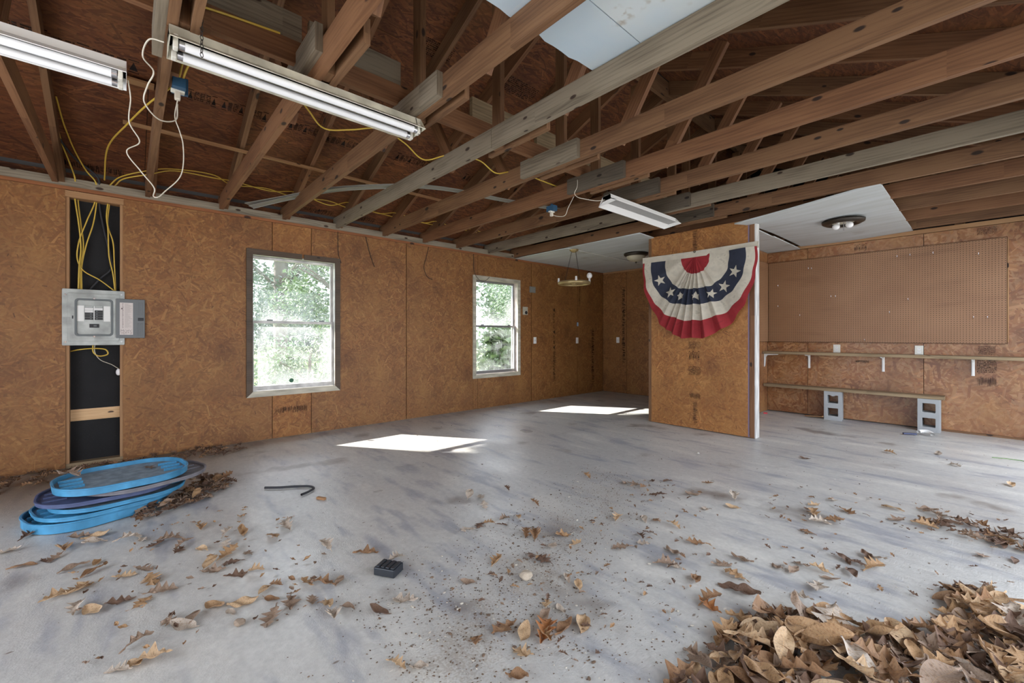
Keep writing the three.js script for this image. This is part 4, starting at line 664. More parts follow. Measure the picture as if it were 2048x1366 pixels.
// metal hooks in the pegboard
const hookAt = [[3.675, 2.146, 'upper of the pair near the partition'], [3.712, 2.142], [3.281, 1.924], [3.944, 1.718], [3.996, 1.715], [3.281, 1.61], [3.569, 1.462], [4.314, 1.105], [4.642, 2.189], [4.765, 2.192], [4.974, 2.187], [5.354, 2.121], [4.746, 1.626], [4.568, 1.467], [5.314, 1.379], [5.424, 1.376]];
const hookNames = ['in the upper pair near the partition, first', 'in the upper pair near the partition, second', 'alone by the partition edge, higher', 'in the middle pair, first', 'in the middle pair, second', 'alone by the partition edge, lower', 'below the middle pair', 'at the bottom edge of the board', 'in the top row, first of three', 'in the top row, second of three', 'in the top row, third of three', 'near the upper outer corner', 'right of centre above the dark stain', 'right of centre, lower', 'in the lower outer pair, first', 'in the lower outer pair, second'];
{
  const g = tube([[0, 0, -0.03], [0, 0, 0.012], [0, -0.004, 0.028], [0, 0.006, 0.036], [0, 0.022, 0.038]], 0.0032, 18, 6);
  hookAt.forEach(([x, y], i) => { const m = single('peg_hook', g, M.chrome, 'small metal pegboard hook ' + hookNames[i], 'hook', 'hooks in the large pegboard'); m.position.set(x, y, ZB + 0.03); });
}
// ---- long shelf on white brackets, low bench on two blocks
{
  const g = lumber(3.03, 0.036, 0.24); g.translate(3.126, 0.913, ZB + 0.125); single('shelf_board', g, M.plank, 'long weathered wooden shelf along the back wall below the pegboard', 'shelf');
  const bracket = (label, x, z, turn) => {
    const t = thing('shelf_bracket', label, 'bracket', 'white steel brackets under the long shelf'); t.position.set(x, 0.893, z); t.rotation.y = turn;
    part(t, 'wall_leg', new RoundedBoxGeometry(0.028, 0.2, 0.004, 1, 0.001).translate(0, -0.1, 0.0035), M.enamelWhite); part(t, 'shelf_leg', new RoundedBoxGeometry(0.026, 0.004, 0.19, 1, 0.001).translate(0, -0.003, 0.096), M.enamelWhite);
    const s = new THREE.Shape([[0.004, -0.19], [0.004, -0.005], [0.185, -0.005], [0.185, -0.011], [0.045, -0.022], [0.024, -0.05], [0.013, -0.19]].map((p) => new THREE.Vector2(...p))); const b = new THREE.ExtrudeGeometry(s, { depth: 0.016, bevelEnabled: false }); b.translate(0, 0, -0.008); b.rotateY(-Math.PI / 2); part(t, 'gusset', b, M.enamelWhite);
  };
  bracket('white bracket under the shelf beside the first cinder block', 3.67, ZB, 0); bracket('white bracket under the middle of the shelf', 4.5, ZB, 0); bracket('white bracket under the shelf by the printed stamp', 5.31, ZB, 0);
  bracket('white bracket in the shelf corner on the partition', 3.122, ZB + 0.16, Math.PI / 2);
  const block = (label, x, z, turn) => {
    const t = thing('cinder_block', label, 'cinder block'); t.position.set(x, 0, z); t.rotation.y = turn;
    const hole = (y, web) => { const p = new THREE.Path(); const w = 0.062, h = 0.058, r = 0.012; p.moveTo(-w + r, y - h); p.lineTo(w - r, y - h); p.quadraticCurveTo(w, y - h, w, y - h + r); p.lineTo(w, y + h - r); p.quadraticCurveTo(w, y + h, w - r, y + h); if (web) { p.lineTo(0.03, y + h); p.quadraticCurveTo(0, y + h - 0.03, -0.03, y + h); } p.lineTo(-w + r, y + h); p.quadraticCurveTo(-w, y + h, -w, y + h - r); p.lineTo(-w, y - h + r); p.quadraticCurveTo(-w, y - h, -w + r, y - h); return p; };
    const s = new THREE.Shape(rect(-0.097, 0.001, 0.097, 0.394).map((p) => new THREE.Vector2(...p))); s.holes.push(hole(0.112, false), hole(0.29, label.includes('first')));
    const g = new THREE.ExtrudeGeometry(s, { depth: 0.186, bevelEnabled: true, bevelSize: 0.003, bevelThickness: 0.003, bevelSegments: 2, curveSegments: 4 }); g.translate(0, 0, -0.093); mapUv(g, { su: 0.2, sv: 0.2 }); part(t, 'body', g, M.block);
  };
  block('grey cinder block on end, first, holding the bench near the partition', 3.985, -7.345, 0.08); block('grey cinder block on end holding the free end of the bench', 4.945, -7.335, 0.0);
  const p = lumber(1.95, 0.038, 0.2); p.translate(3.13, 0.418, -7.34); single('bench_plank', p, M.plank, 'weathered plank lying low on two cinder blocks', 'plank');
}

// ---- patriotic bunting pinned on the partition
{
  const t = thing('bunting', 'red, white and blue pleated half-round bunting with stars on the partition', 'bunting');
  t.position.set(3.0, 2.165, CZ + 0.012);
  const RX = 0.715, RY = 1.03, lat = [0, 0.25, 0.57, 0.84, 0.965, 1.12], ver = [0, 0.22, 0.4, 0.59, 0.785, 1.0];
  const bound = (i, ph) => { const c = Math.pow(Math.abs(Math.cos(ph)), 2.2); return Math.min(1, ver[i] + (lat[i] - ver[i]) * c); };
  const height = (ph, rho) => {
    const c = Math.cos(ph), mid = Math.exp(-Math.pow(c / 0.62, 4)), k = ph * 15 + 1.3 * Math.sin(ph * 3.1);
    const f = Math.abs(((k / Math.PI) % 1 + 1) % 1 - 0.5) * 2, fold = Math.pow(f, 1.1);
    const side = (1 - mid) * (0.016 * Math.sin(rho * 9 + c * 7) + 0.018 * Math.sin(ph * 11 + 2 * rho));
    return 0.038 + (0.085 * Math.min(1, rho * 2.4) * fold + 0.015) * mid * (0.6 + 0.4 * rho) + side * Math.min(1, rho * 1.6) + 0.05 * sm(0.55, 1, rho) * (0.4 + 0.6 * mid) * 0.6 + 0.03 * sm(0.5, 0.98, c) * rho;
  };
  const at = (ph, rho) => { const s = Math.pow(Math.sin(ph), 0.86); return V(RX * rho * Math.cos(ph) * (1 + 0.012 * Math.sin(ph * 23)), -RY * rho * s - 0.012 * rho * Math.sin(ph * 15), height(ph, rho)); };
  const cols = ['red', 'white', 'blue', 'white', 'red'];
  const fab = { red: std({ color: lin(0.34, 0.022, 0.03), roughness: 0.85, map: clothMap, side: THREE.DoubleSide }), white: std({ color: lin(0.66, 0.62, 0.54), roughness: 0.9, map: clothMap, side: THREE.DoubleSide }), blue: std({ color: lin(0.028, 0.035, 0.065), roughness: 0.85, map: clothMap, side: THREE.DoubleSide }) };
  const NP = 220;
  cols.forEach((c, b) => {
    const nr = b === 4 ? 14 : 10, pos = [], idx = [], uv = [];
    for (let j = 0; j <= nr; j++) for (let i = 0; i <= NP; i++) { const ph = (i / NP) * Math.PI, r0 = bound(b, ph), r1 = bound(b + 1, ph), rho = r0 + ((r1 - r0) * j) / nr, p = at(ph, rho); pos.push(p.x, p.y, p.z); uv.push(p.x / 0.5, p.y / 0.5); }
    for (let j = 0; j < nr; j++) for (let i = 0; i < NP; i++) { const a = j * (NP + 1) + i; idx.push(a, a + NP + 1, a + 1, a + 1, a + NP + 1, a + NP + 2); }
    const g = new THREE.BufferGeometry(); g.setAttribute('position', new THREE.Float32BufferAttribute(pos, 3)); g.setAttribute('uv', new THREE.Float32BufferAttribute(uv, 2)); g.setIndex(idx); g.computeVertexNormals();
    part(t, c + '_band', g, fab[c]);
  });
  const hb = new THREE.PlaneGeometry(1.44, 0.075, 60, 2); { const p = hb.attributes.position, uv = hb.attributes.uv; for (let i = 0; i < p.count; i++) { p.setZ(i, 0.052 + 0.004 * Math.sin(p.getX(i) * 22)); p.setY(i, p.getY(i) - 0.008 * Math.cos(p.getX(i) * 2.1)); uv.setXY(i, p.getX(i), p.getY(i)); } hb.computeVertexNormals(); } hb.translate(0, 0.025, 0);
  part(t, 'header_tape', hb, fab.white);
  part(t, 'grommet', new THREE.TorusGeometry(0.011, 0.004, 8, 16).translate(0.0, 0.045, 0.06), M.bronze);
  // stars laid on the blue band
  const star = (cx, cy, s, rot) => {
    const pos = [], idx = [], uv = []; const P = (x, y) => { const q = Math.pow(Math.max(1e-4, -y / RY), 1 / 0.86); const ph = Math.atan2(Math.pow(Math.max(1e-4, -y / RY), 1), x / RX); let rho = Math.hypot(x / RX, y / RY), f = ph; for (let k = 0; k < 12; k++) { const e = at(f, rho); const ex = x - e.x, ey = y - e.y; rho += (ex * Math.cos(f) / RX - ey * Math.sin(f) / RY) * 0.8; f += (-ex * Math.sin(f) / RX - ey * Math.cos(f) / RY) / Math.max(0.2, rho) * 0.7; } pos.push(x, y, height(f, rho) + 0.009); uv.push(x * 2, y * 2); };
    P(cx, cy); for (let ring = 1; ring <= 3; ring++) for (let i = 0; i < 10; i++) { const a = rot + Math.PI / 2 + (i * Math.PI) / 5, rad = (i % 2 ? 0.4 : 1) * s * (ring / 3); P(cx + rad * Math.cos(a), cy + rad * Math.sin(a)); }
    for (let i = 0; i < 10; i++) { const n = (i + 1) % 10; idx.push(0, 1 + i, 1 + n); for (let k = 0; k < 2; k++) { const a = 1 + k * 10 + i, b = 1 + k * 10 + n; idx.push(a, a + 10, b, b, a + 10, b + 10); } }
    const g = new THREE.BufferGeometry(); g.setAttribute('position', new THREE.Float32BufferAttribute(pos, 3)); g.setAttribute('uv', new THREE.Float32BufferAttribute(uv, 2)); g.setIndex(idx); g.computeVertexNormals(); part(t, 'star', g, fab.white);
  };
  for (const ph of [0.32, 0.66, 1.0, 1.5, 2.02, 2.4, 2.8]) { const r = (bound(2, ph) + bound(3, ph)) / 2, p = at(ph, r); star(p.x, p.y, Math.abs(Math.cos(ph)) > 0.55 ? 0.075 : 0.06, (ph - Math.PI / 2) * 0.25); }
}

// ---- stack of blue plastic lids by the wall
{
  const blue = std({ color: lin(0.08, 0.36, 0.62), roughness: 0.45, map: softDust }), dusty = std({ color: lin(0.26, 0.34, 0.4), roughness: 0.8, map: softDust }), violet = std({ color: lin(0.1, 0.13, 0.26), roughness: 0.6, map: softDust }), greyish = std({ color: lin(0.26, 0.25, 0.27), roughness: 0.7, map: softDust });
  const lid = (label, x, y, z, turn, tiltX, tiltZ, rim, floorMat, h) => {
    const t = thing('plastic_lid', label, 'lid', 'stacked plastic lids by the wall'); t.position.set(x, y, z); t.rotation.set(tiltX, turn, tiltZ, 'YXZ');
    const W = 0.58, L = 0.68, rad = 0.245;
    const ring = (w, l, r, w2, l2, r2, d, y0) => { const s = rrect(w, l, r); s.holes.push(new THREE.Path(rrect(w2, l2, r2).getPoints(14))); const g = new THREE.ExtrudeGeometry(s, { depth: d, bevelEnabled: true, bevelSize: 0.0015, bevelThickness: 0.0015, bevelSegments: 1, curveSegments: 14 }); g.rotateX(-Math.PI / 2); g.translate(0, y0, 0); return g; };
    part(t, 'rim', ring(W, L, rad, W - 0.012, L - 0.012, rad - 0.006, h, 0.002), rim);
    part(t, 'rolled_edge', ring(W + 0.01, L + 0.01, rad + 0.005, W - 0.008, L - 0.008, rad - 0.004, 0.005, h), rim);
    const f = new THREE.ExtrudeGeometry(rrect(W - 0.012, L - 0.012, rad - 0.006), { depth: 0.004, bevelEnabled: false, curveSegments: 14 }); f.rotateX(-Math.PI / 2); f.translate(0, h * 0.35, 0); mapUv(f, { su: 0.5, sv: 0.5 }); part(t, 'tray_floor', f, floorMat);
    for (const e of [-1, 1]) for (let i = -1; i <= 1; i++) part(t, 'rib', new RoundedBoxGeometry(0.008, h * 0.5, 0.11, 1, 0.002).translate(i * 0.09, h * 0.35 + h * 0.25 + 0.002, e * (L / 2 - 0.085)), rim);
    return t;
  };
  lid('deep bright blue plastic lid at the bottom of the stack', 1.45, 0.004, 0.14, 0.33, 0, 0, blue, dusty, 0.052);
  lid('blue plastic lid second from the bottom of the stack', 1.46, 0.066, 0.1, 0.26, 0, 0, blue, blue, 0.02);
  lid('blue plastic lid in the middle of the stack', 1.45, 0.096, 0.04, 0.2, 0, 0, blue, dusty, 0.02);
  lid('dull violet-blue plastic lid near the top of the stack', 1.41, 0.126, 0.09, 0.04, 0, 0, violet, violet, 0.02);
  lid('greyed plastic lid sticking out to the side of the stack', 1.40, 0.156, -0.09, 0.34, 0, 0, greyish, greyish, 0.02);
  lid('dust-filled blue plastic lid on top of the stack', 1.42, 0.186, 0.02, 0.14, 0, 0, blue, dusty, 0.04);
}
// ---- small things lying on the slab
cable('rubber_strap', [[1.73, 0.012, -0.775], [1.80, 0.012, -0.86], [1.86, 0.012, -0.96], [1.93, 0.012, -1.04], [1.99, 0.012, -1.05], [2.04, 0.012, -1.0], [2.07, 0.012, -0.94]], 0.009, M.blackRubber, 'bent black rubber hose lying on the slab', 'hose');
{
  const t = thing('black_box', 'small black plastic box with ridged top lying on the slab', 'plastic box'); t.position.set(3.44, 0.003, -0.955); t.rotation.y = 0.55;
  part(t, 'body', new RoundedBoxGeometry(0.115, 0.04, 0.085, 2, 0.006).translate(0, 0.021, 0), std({ color: lin(0.02, 0.024, 0.03), roughness: 0.35 }));
  for (let i = 0; i < 4; i++) part(t, 'ridge', new RoundedBoxGeometry(0.018, 0.006, 0.07, 1, 0.002).translate(-0.04 + i * 0.027, 0.043, 0), std({ color: lin(0.03, 0.035, 0.042), roughness: 0.4 }));
}
function stone(label, x, z, s, col, seed) { const g = new THREE.IcosahedronGeometry(s, 3), p = g.attributes.position; for (let i = 0; i < p.count; i++) { const v = V(p.getX(i), p.getY(i), p.getZ(i)), k = 1 + 0.35 * N3(v.x * 1.3 / s + seed, v.y * 1.3 / s, v.z * 1.3 / s); p.setXYZ(i, v.x * k, v.y * k * 0.62, v.z * k); } g.computeVertexNormals(); g.computeBoundingBox(); g.translate(x, -g.boundingBox.min.y, z); return single('stone', g, std({ color: col, roughness: 0.95, bumpMap: grainBump, bumpScale: 0.002 }), label, 'stone'); }
stone('pale tan stone lying in the middle of the slab', 3.93, -1.425, 0.03, lin(0.5, 0.42, 0.32), 3);
stone('small brown stone on the slab near the leaves in front', 3.39, -0.335, 0.02, lin(0.34, 0.26, 0.19), 8);
stone('small pale stone chip near the partition foot', 3.5, -4.2, 0.014, lin(0.6, 0.56, 0.48), 13);
{ const g = lumber(0.07, 0.016, 0.02); g.rotateY(0.5); g.translate(2.2, 0.009, -1.01); single('wood_offcut', g, M.pale, 'little wood offcut beside the black rubber hose', 'offcut'); }
{ const g = lumber(0.24, 0.012, 0.03); g.rotateZ(0.12); g.rotateY(-0.35); g.translate(3.66, 0.012, -7.3); single('wood_shim', g, M.pale, 'pale wooden shim leaning by the first cinder block', 'shim'); }
{
  const t = thing('scraper', 'white and dark blue plastic scrap lying before the far cinder block', 'plastic scrap'); t.position.set(4.88, 0.004, -6.88); t.rotation.y = 0.2;
  const g = new THREE.TorusGeometry(0.06, 0.02, 10, 20, 2.6); g.rotateX(-Math.PI / 2 + 0.3); g.translate(0.06, 0.028, 0); part(t, 'white_shell', g, M.enamelWhite); part(t, 'blue_handle', new RoundedBoxGeometry(0.13, 0.02, 0.03, 2, 0.006).rotateY(0.35).translate(-0.075, 0.012, 0.02), std({ color: lin(0.05, 0.06, 0.12), roughness: 0.5 }));
}
{ const g = tube([[5.45, 0.006, -6.15], [5.6, 0.012, -6.16], [5.8, 0.01, -6.1]], 0.003, 12, 5); single('green_stem', g, std({ color: lin(0.12, 0.28, 0.04), roughness: 0.6 }), 'fresh green stem lying on the bright slab by the doorway', 'plant'); }
{ const g = new THREE.BoxGeometry(0.05, 0.02, 0.04); g.rotateY(0.4); g.translate(3.2, 0.011, -7.1); single('red_scrap', g, std({ color: lin(0.5, 0.04, 0.05), roughness: 0.5 }), 'small red plastic scrap in the shelf corner', 'scrap'); }

// ---- fallen leaves
const LEAF = [];
function leafGeo(seed, kind) {
  const r = rng(seed), NR = 30, NC = 6, L = 1, pos = [], uv = [], idx = [];
  const lobes = kind === 'oak' ? 3 + Math.floor(r() * 2) : 0, curl = rr(0.12, 0.7, r), bend = rr(-0.35, 0.5, r), twist = rr(-0.8, 0.8, r), wav = rr(0.015, 0.045, r), fold = rr(-0.25, 0.35, r);
  const halfW = (t) => { const env = Math.pow(Math.sin(Math.PI * Math.pow(t, 0.8)), 0.75); if (kind === 'oak') { const q = t * lobes + 0.35, s = 1 - Math.abs(2 * (q - Math.floor(q)) - 1); return 0.012 + 0.37 * env * (0.26 + 0.74 * Math.pow(s, 1.15)); } return 0.008 + 0.23 * env; };
  for (let i = 0; i <= NR; i++) {
    const t = i / NR, w = t < 0.12 ? 0.008 : halfW((t - 0.12) / 0.88) * (t > 0.995 ? 0.1 : 1);
    for (let j = 0; j <= NC; j++) {
      const s = (j / NC) * 2 - 1, a = s * curl * 1.6, x0 = w * (Math.abs(a) > 1e-3 ? Math.sin(a) / (curl * 1.6) : s), y0 = w * (1 - Math.cos(a)) / Math.max(0.3, curl * 1.6) + Math.abs(s) * w * fold;
      const tip = kind === 'oak' ? 0.11 * Math.abs(s) : 0.02 * s * s; const tw = twist * (t - 0.5), X = x0 * Math.cos(tw) - y0 * Math.sin(tw), Y = x0 * Math.sin(tw) + y0 * Math.cos(tw);
      const b = bend * (t - 0.5), Z = (t - 0.5) * L * (1 - 0.15 * Math.abs(bend)) + tip;
      pos.push(X, Y + b * (t - 0.5) * 1.2 + wav * Math.sin(t * 11 + s * 3 + seed), Z); uv.push(j / NC, t);
    }
  }
  for (let i = 0; i < NR; i++) for (let j = 0; j < NC; j++) { const a = i * (NC + 1) + j; idx.push(a, a + NC + 1, a + 1, a + 1, a + NC + 1, a + NC + 2); }
  const g = new THREE.BufferGeometry(); g.setAttribute('position', new THREE.Float32BufferAttribute(pos, 3)); g.setAttribute('uv', new THREE.Float32BufferAttribute(uv, 2)); g.setIndex(idx); g.computeVertexNormals(); g.computeBoundingBox(); g.translate(0, -g.boundingBox.min.y, 0); g.computeBoundingBox(); return g;
}
for (let i = 0; i < 9; i++) LEAF.push(leafGeo(300 + i, 'oak')); for (let i = 0; i < 6; i++) LEAF.push(leafGeo(400 + i, 'plain'));
const veinMap = canvasTex(128, 256, (c, w, h) => { const r = rng(41); c.fillStyle = '#e6e2dc'; c.fillRect(0, 0, w, h); for (let i = 0; i < 900; i++) { c.fillStyle = r() < 0.5 ? 'rgba(120,90,60,0.16)' : 'rgba(255,250,240,0.16)'; c.fillRect(r() * w, r() * h, 3 + r() * 12, 2 + r() * 6); } c.strokeStyle = 'rgba(255,240,215,0.8)'; c.lineWidth = 3; c.beginPath(); c.moveTo(64, 0); c.lineTo(64, h); c.stroke(); c.lineWidth = 1.6; for (let y = 20; y < h; y += 20) for (const s of [-1, 1]) { c.beginPath(); c.moveTo(64, y); c.lineTo(64 + s * 60, y + 34); c.stroke(); } });
const leafMat = [[0.36, 0.21, 0.11], [0.5, 0.32, 0.17], [0.2, 0.12, 0.08], [0.66, 0.48, 0.30], [0.38, 0.28, 0.21], [0.62, 0.55, 0.48], [0.5, 0.22, 0.075]].map((c) => new THREE.MeshPhysicalMaterial({ color: lin(...c), map: veinMap, roughness: 0.75, transmission: 0.15, thickness: 0, side: THREE.DoubleSide }));
const tone = ['brown', 'tan', 'dark brown', 'pale tan', 'grey-brown', 'silvery', 'orange-brown'];
const lr = rng(991);
const leafQ = new THREE.Quaternion(), leafE = new THREE.Euler();
function dropLeaf(x, y, z, size, g, m, tilt, label, group) {
  const o = single('leaf', LEAF[g], leafMat[m], label, 'leaf', group);
  o.scale.setScalar(size); o.rotation.set((lr() - 0.5) * tilt, lr() * 6.283, (lr() - 0.5) * tilt, 'YXZ'); o.position.set(x, y, z); o.updateMatrixWorld(true);
  const b = new THREE.Box3().setFromObject(o, true); if (y === null || b.min.y < 0.0015) o.position.y += 0.0015 - b.min.y; else if (y === 0) o.position.y -= b.min.y - 0.0015; return o;
}
const LA = [[2.15,0.40],[2.15,0.32],[2.13,0.28],[2.35,0.12],[2.46,0.13],[2.36,0.20],[2.59,-0.05],[2.61,0.02],[2.73,-0.08],[2.62,0.18],[2.63,0.25],[2.61,0.15],[2.88,0.11],[2.87,0.02],[2.94,-0.04],[2.90,-0.10],[2.80,0.16],[3.19,-0.13],[3.26,-0.17],[3.22,-0.20],[3.27,-0.02],[3.39,-0.02],[3.41,-0.07],[3.40,0.02],[3.19,-0.28],[3.28,-0.32],[3.24,-0.37],[3.19,-0.47],[3.19,-0.52],[3.29,-0.47],[3.37,-0.53],[3.43,-0.60],[3.27,-0.63],[3.33,-0.69],[3.35,-0.75],[3.50,-0.64],[3.61,-0.63],[3.57,-0.70],[3.42,-0.45],[2.97,-0.38],[2.85,-0.32],[2.99,-0.46],[2.76,-0.31],[2.70,-0.39],[2.82,-0.41],[2.77,-0.48],[2.59,-0.40],[2.55,-0.30],[2.41,-0.24],[2.47,-0.21],[2.30,-0.16],[2.31,-0.11],[2.18,-0.06],[2.14,0.01],[2.06,0.14],[1.95,0.14],[1.89,0.20],[2.05,0.26],[1.68,0.43],[1.88,0.48],[2.22,-0.33],[2.43,-0.43],[2.46,-0.50],[2.20,-0.54],[2.63,-0.62],[2.54,-0.72],[2.45,-0.76],[2.99,-0.81]];
const LB = [[3.18,-0.94],[3.35,-1.05],[3.71,-0.91],[3.70,-0.79],[2.96,-1.90],[2.90,-1.84],[3.10,-1.82],[3.33,-1.60],[3.37,-1.78],[3.40,-1.86],[3.59,-1.75],[3.66,-1.76],[3.35,-1.51],[3.72,-1.41],[3.80,-1.58],[3.88,-1.61],[3.76,-1.89],[3.81,-1.74],[3.87,-1.86],[4.06,-1.57],[4.14,-1.56],[4.13,-1.36],[4.19,-1.28],[4.20,-1.37],[4.29,-1.29],[4.26,-1.20],[4.32,-1.36],[4.20,-1.15],[4.12,-0.98],[4.28,-1.08],[4.34,-0.99],[3.50,-2.92],[3.83,-2.34],[3.96,-2.44],[4.06,-2.22],[4.13,-2.15],[4.08,-2.02],[3.19,-2.83],[3.32,-2.10],[2.98,-2.14],[3.77,-1.20],[4.01,-0.70],[4.08,-0.76],[3.35,-1.67],[3.42,-1.70]];
const LC = [[4.26,-4.78],[3.71,-3.21],[3.63,-3.12],[3.97,-3.08],[3.93,-3.41],[4.15,-2.88],[4.26,-3.06],[4.20,-3.23],[3.81,-2.86],[4.03,-2.47],[4.12,-2.49],[4.62,-3.52],[4.69,-3.72],[4.66,-3.34],[4.76,-3.33],[4.79,-3.55],[4.73,-3.20],[4.71,-3.00],[4.32,-2.38],[4.29,-2.18],[4.56,-2.38],[4.51,-2.23],[4.61,-2.19],[4.48,-2.02],[4.62,-2.08],[4.68,-2.08],[4.60,-1.89],[4.71,-2.43],[4.77,-2.45],[4.79,-2.54],[4.87,-2.55],[4.91,-2.50],[4.91,-2.78],[4.95,-2.77],[4.99,-2.90],[5.03,-2.91],[5.03,-2.77],[4.97,-2.64],[4.99,-3.84],[5.04,-3.62],[5.15,-3.96],[5.22,-3.91],[5.22,-5.54],[5.10,-5.94],[4.78,-5.64],[5.54,-5.13],[5.40,-3.35],[5.51,-3.42],[4.32,-2.02],[4.37,-2.05],[4.87,-2.22],[4.89,-2.38],[3.57,-2.95],[3.65,-2.93]];
const zones = [[LA, 'on the slab before the blue lids', 'leaves scattered before the blue lids'], [LB, 'in the middle of the slab', 'leaves scattered in the middle of the slab'], [LC, 'on the slab before the shelf nook', 'leaves scattered before the shelf nook']];
for (const [pts, where, group] of zones) for (const [x, z] of pts) {
  const m = Math.floor(lr() * 6), g = Math.floor(lr() * LEAF.length), plain = g >= 9; const far = Math.hypot(x - 5.41, z);
  dropLeaf(x, 0, z, rr(0.075, 0.135, lr) * (far > 4 ? 0.95 : 1), g, m, 0.5, `dry ${tone[m]} ${plain ? 'narrow curled leaf' : 'lobed oak leaf'} ${where}`, group);
}
dropLeaf(4.62, 0, -1.86, 0.115, 1, 6, 0.15, 'bright orange-brown oak leaf lying alone on the slab near the heap', undefined);
dropLeaf(4.24, 0, -1.24, 0.16, 2, 6, 0.15, 'large orange-brown oak leaf in the foreground middle', undefined);
dropLeaf(4.13, 0, -1.12, 0.13, 4, 0, 0.2, 'large brown oak leaf overlapping beside the big orange-brown one', undefined);
{ const o = dropLeaf(1.3, 0.24, 0.3, 0.2, 3, 4, 0.2, 'big grey-brown oak leaf on the top blue lid', undefined); }
dropLeaf(1.35, 0.21, -0.12, 0.1, 5, 2, 0.2, 'dark brown leaf inside the top blue lid', undefined);
// heap beside the doorway
const inPoly = (P, x, z) => { let c = false; for (let i = 0, j = P.length - 1; i < P.length; j = i++) if ((P[i][1] > z) !== (P[j][1] > z) && x < ((P[j][0] - P[i][0]) * (z - P[i][1])) / (P[j][1] - P[i][1]) + P[i][0]) c = !c; return c; };
const heapP = [[4.72, -1.35], [4.68, -1.56], [4.73, -1.72], [4.80, -1.98], [4.97, -2.13], [5.12, -2.16], [5.25, -2.36], [5.31, -2.52], [5.30, -2.86], [5.40, -2.88], [5.56, -2.75], [5.75, -2.7], [5.9, -2.4], [5.85, -1.4], [5.3, -1.2]];
const heap2P = [[5.1, -3.6], [5.2, -3.8], [5.3, -3.93], [5.56, -3.82], [5.9, -3.9], [6.0, -3.5], [5.55, -3.58], [5.37, -3.52]];
const lidP = [[1.62, -0.05], [1.85, -0.05], [1.75, -0.35], [1.45, -0.62], [1.1, -0.6], [1.2, -0.4], [1.45, -0.3]];
const wallP = [[0.03, 0.9], [0.55, 0.85], [0.6, 0.3], [0.5, -0.4], [0.35, -0.9], [0.03, -0.9]];
const pick = (P, r) => { const xs = P.map((p) => p[0]), zs = P.map((p) => p[1]); for (;;) { const x = rr(Math.min(...xs), Math.max(...xs), r), z = rr(Math.min(...zs), Math.max(...zs), r); if (inPoly(P, x, z)) return [x, z]; } };
function edgeDist(P, x, z) { let d = 9; for (let i = 0; i < P.length; i++) { const a = P[i], b = P[(i + 1) % P.length], dx = b[0] - a[0], dz = b[1] - a[1], t = Math.max(0, Math.min(1, ((x - a[0]) * dx + (z - a[1]) * dz) / (dx * dx + dz * dz))); d = Math.min(d, Math.hypot(x - a[0] - t * dx, z - a[1] - t * dz)); } return d; }
for (let i = 0; i < 95; i++) { const [x, z] = pick(heapP, lr); if (x > 5.62) { i--; continue; } const m = [0, 1, 3, 1, 5, 1, 3, 4, 0][Math.floor(lr() * 9)], g = Math.floor(lr() * LEAF.length); dropLeaf(x, 0.02 + lr() * 0.055 * Math.min(1, edgeDist(heapP, x, z) / 0.15), z, rr(0.12, 0.21, lr), g, m, 0.95, `dry ${tone[m]} ${g >= 9 ? 'narrow' : 'lobed oak'} leaf in the big heap by the doorway`, 'leaves on top of the doorway heap'); }
for (let i = 0; i < 14; i++) { const [x, z] = pick(heap2P, lr); const m = [0, 1, 2, 4][Math.floor(lr() * 4)], g = Math.floor(lr() * LEAF.length); dropLeaf(x, 0.01 + lr() * 0.02, z, rr(0.09, 0.14, lr), g, m, 1.0, `dry ${tone[m]} ${g >= 9 ? 'narrow' : 'lobed oak'} leaf in the small drift beyond the heap`, 'leaves in the small drift'); }
for (let i = 0; i < 26; i++) { const [x, z] = pick(lidP, lr); const m = [0, 2, 4, 2, 1][Math.floor(lr() * 5)], g = Math.floor(lr() * LEAF.length); dropLeaf(x, 0.01 + lr() * 0.04, z, rr(0.07, 0.12, lr), g, m, 1.2, `dry ${tone[m]} ${g >= 9 ? 'narrow' : 'lobed oak'} leaf in the drift against the blue lids`, 'leaves drifted against the lids'); }
// the leaves too many and too small to tell apart: one mass per drift
function mass(name, label, P, n, size, ymax, mats, seed) {
  const r = rng(seed), im = new THREE.InstancedMesh(LEAF[seed % LEAF.length], new THREE.MeshPhysicalMaterial({ color: 0xffffff, map: veinMap, roughness: 0.8, transmission: 0.12, thickness: 0, side: THREE.DoubleSide }), n), m4 = new THREE.Matrix4(), c = new THREE.Color();
  for (let i = 0; i < n; i++) { const [x, z] = pick(P, r), s = rr(size[0], size[1], r), y = 0.012 + r() * ymax * Math.min(1, edgeDist(P, x, z) / 0.15); leafE.set((r() - 0.5) * 0.9, r() * 6.283, (r() - 0.5) * 0.9, 'YXZ'); leafQ.setFromEuler(leafE); m4.compose(V(x, y, z), leafQ, V(s, s, s)); im.setMatrixAt(i, m4); const k = mats[Math.floor(r() * mats.length)]; im.setColorAt(i, c.copy(leafMat[k].color).multiplyScalar(rr(0.8, 1.15, r))); }
  im.name = numbered(name); tag(im, label, 'leaves'); im.userData.kind = 'stuff'; scene.add(im);
}
mass('leaf_litter', 'mass of narrow dry leaves under the top leaves of the big doorway heap', heapP, 230, [0.1, 0.17], 0.04, [0, 1, 2, 4, 3], 27);
mass('leaf_litter', 'mass of lobed dry leaves under the top leaves of the big doorway heap', heapP, 330, [0.09, 0.16], 0.04, [0, 1, 2, 4, 2], 7);
mass('leaf_litter', 'dry leaves packed in the small drift beyond the heap', heap2P, 90, [0.06, 0.11], 0.02, [0, 2, 4], 22);
mass('leaf_litter', 'dark leaf litter packed against the blue lids', lidP, 170, [0.05, 0.09], 0.03, [0, 2, 2, 4], 33);
mass('leaf_litter', 'dark leaf litter along the foot of the left wall', wallP, 190, [0.05, 0.1], 0.02, [0, 2, 2], 47);
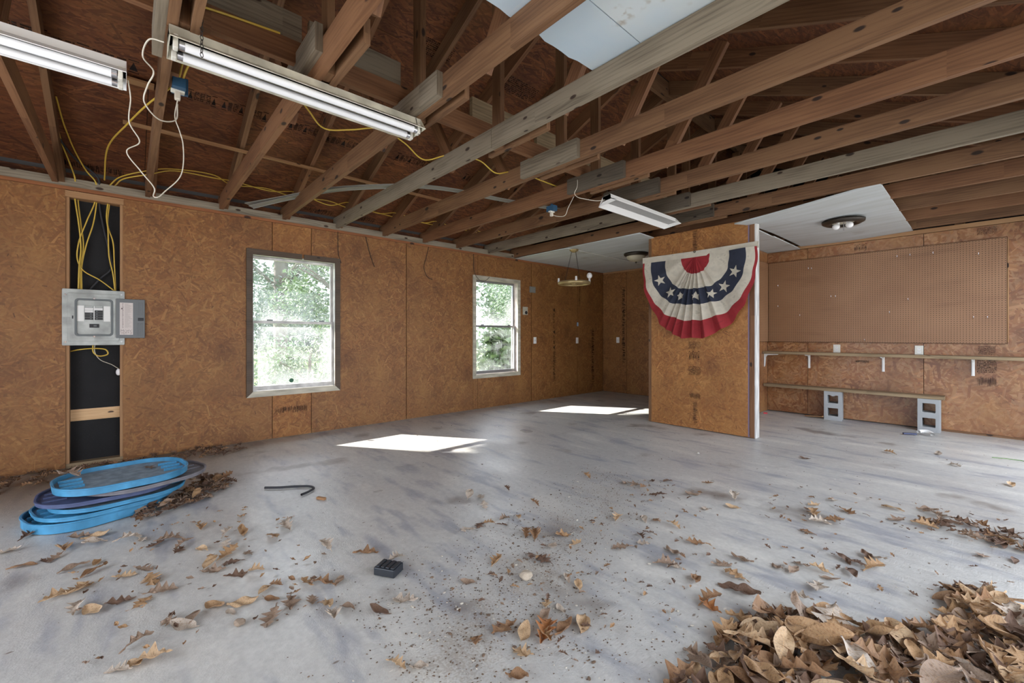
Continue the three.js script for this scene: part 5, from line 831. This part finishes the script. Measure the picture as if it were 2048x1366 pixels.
const bitP = [[3.55, -3.1], [4.1, -3.2], [4.55, -2.1], [4.5, -1.2], [3.7, -0.9], [3.75, -1.8]], bitQ = [[1.9, 0.3], [3.4, 0.1], [3.5, -0.7], [2.6, -0.9], [1.9, -0.5]], bitS = [[4.2, -3.9], [5.6, -4.2], [5.5, -2.6], [4.7, -2.3]];
mass('leaf_scraps', 'broken leaf scraps strewn down the middle of the slab', bitP, 130, [0.018, 0.045], 0.002, [0, 2, 2, 4, 1], 63);
mass('leaf_scraps', 'broken leaf scraps strewn before the blue lids', bitQ, 90, [0.018, 0.045], 0.002, [0, 2, 4, 1], 71);
mass('leaf_scraps', 'broken leaf scraps strewn before the shelf nook', bitS, 110, [0.018, 0.045], 0.002, [0, 2, 2, 1], 79);
{ // crumbs of leaf, bark and grit
  const r = rng(88), n = 5200, g = new THREE.IcosahedronGeometry(0.8, 0); g.scale(1, 0.5, 1.6); const im = new THREE.InstancedMesh(g, std({ color: 0xffffff, roughness: 0.95 }), n), m4 = new THREE.Matrix4(), c = new THREE.Color();
  for (let i = 0; i < n; i++) {
    let x, z; const q = r(); if (q < 0.14) { x = rr(0.1, 6.0, r); z = rr(-7.3, 1.4, r); } else if (q < 0.55) { const t = r(); z = -3.1 + t * 2.4; x = 3.35 + 0.28 * (z + 3.1) + (r() + r() + r() - 1.5) * 0.45; } else if (q < 0.8) { x = 4.2 + (r() + r() + r() - 1.5) * 0.9; z = -1.25 + (r() + r() + r() - 1.5) * 0.7; } else { const [a, b] = pick(heapP, r); x = a + (r() - 0.5) * 0.5; z = b + (r() - 0.5) * 0.5; }
    const s = rr(0.0012, 0.0042, r) * (r() < 0.06 ? 2 : 1); leafE.set(0, r() * 6.28, (r() - 0.5) * 0.5); leafQ.setFromEuler(leafE); m4.compose(V(x, s * 0.3 + 0.0008, z), leafQ, V(s, s, s)); im.setMatrixAt(i, m4); const k = r(); im.setColorAt(i, k < 0.82 ? c.setRGB(0.15, 0.1, 0.065).multiplyScalar(0.5 + r()) : c.setRGB(0.6, 0.55, 0.46));
  }
  im.name = 'floor_crumbs'; tag(im, 'crumbs of leaf and grit strewn over the slab', 'debris'); im.userData.kind = 'stuff'; scene.add(im);
}

scene.traverse((o) => { if (o.isMesh) { o.castShadow = true; o.receiveShadow = true; } });
renderer.render(scene, camera);
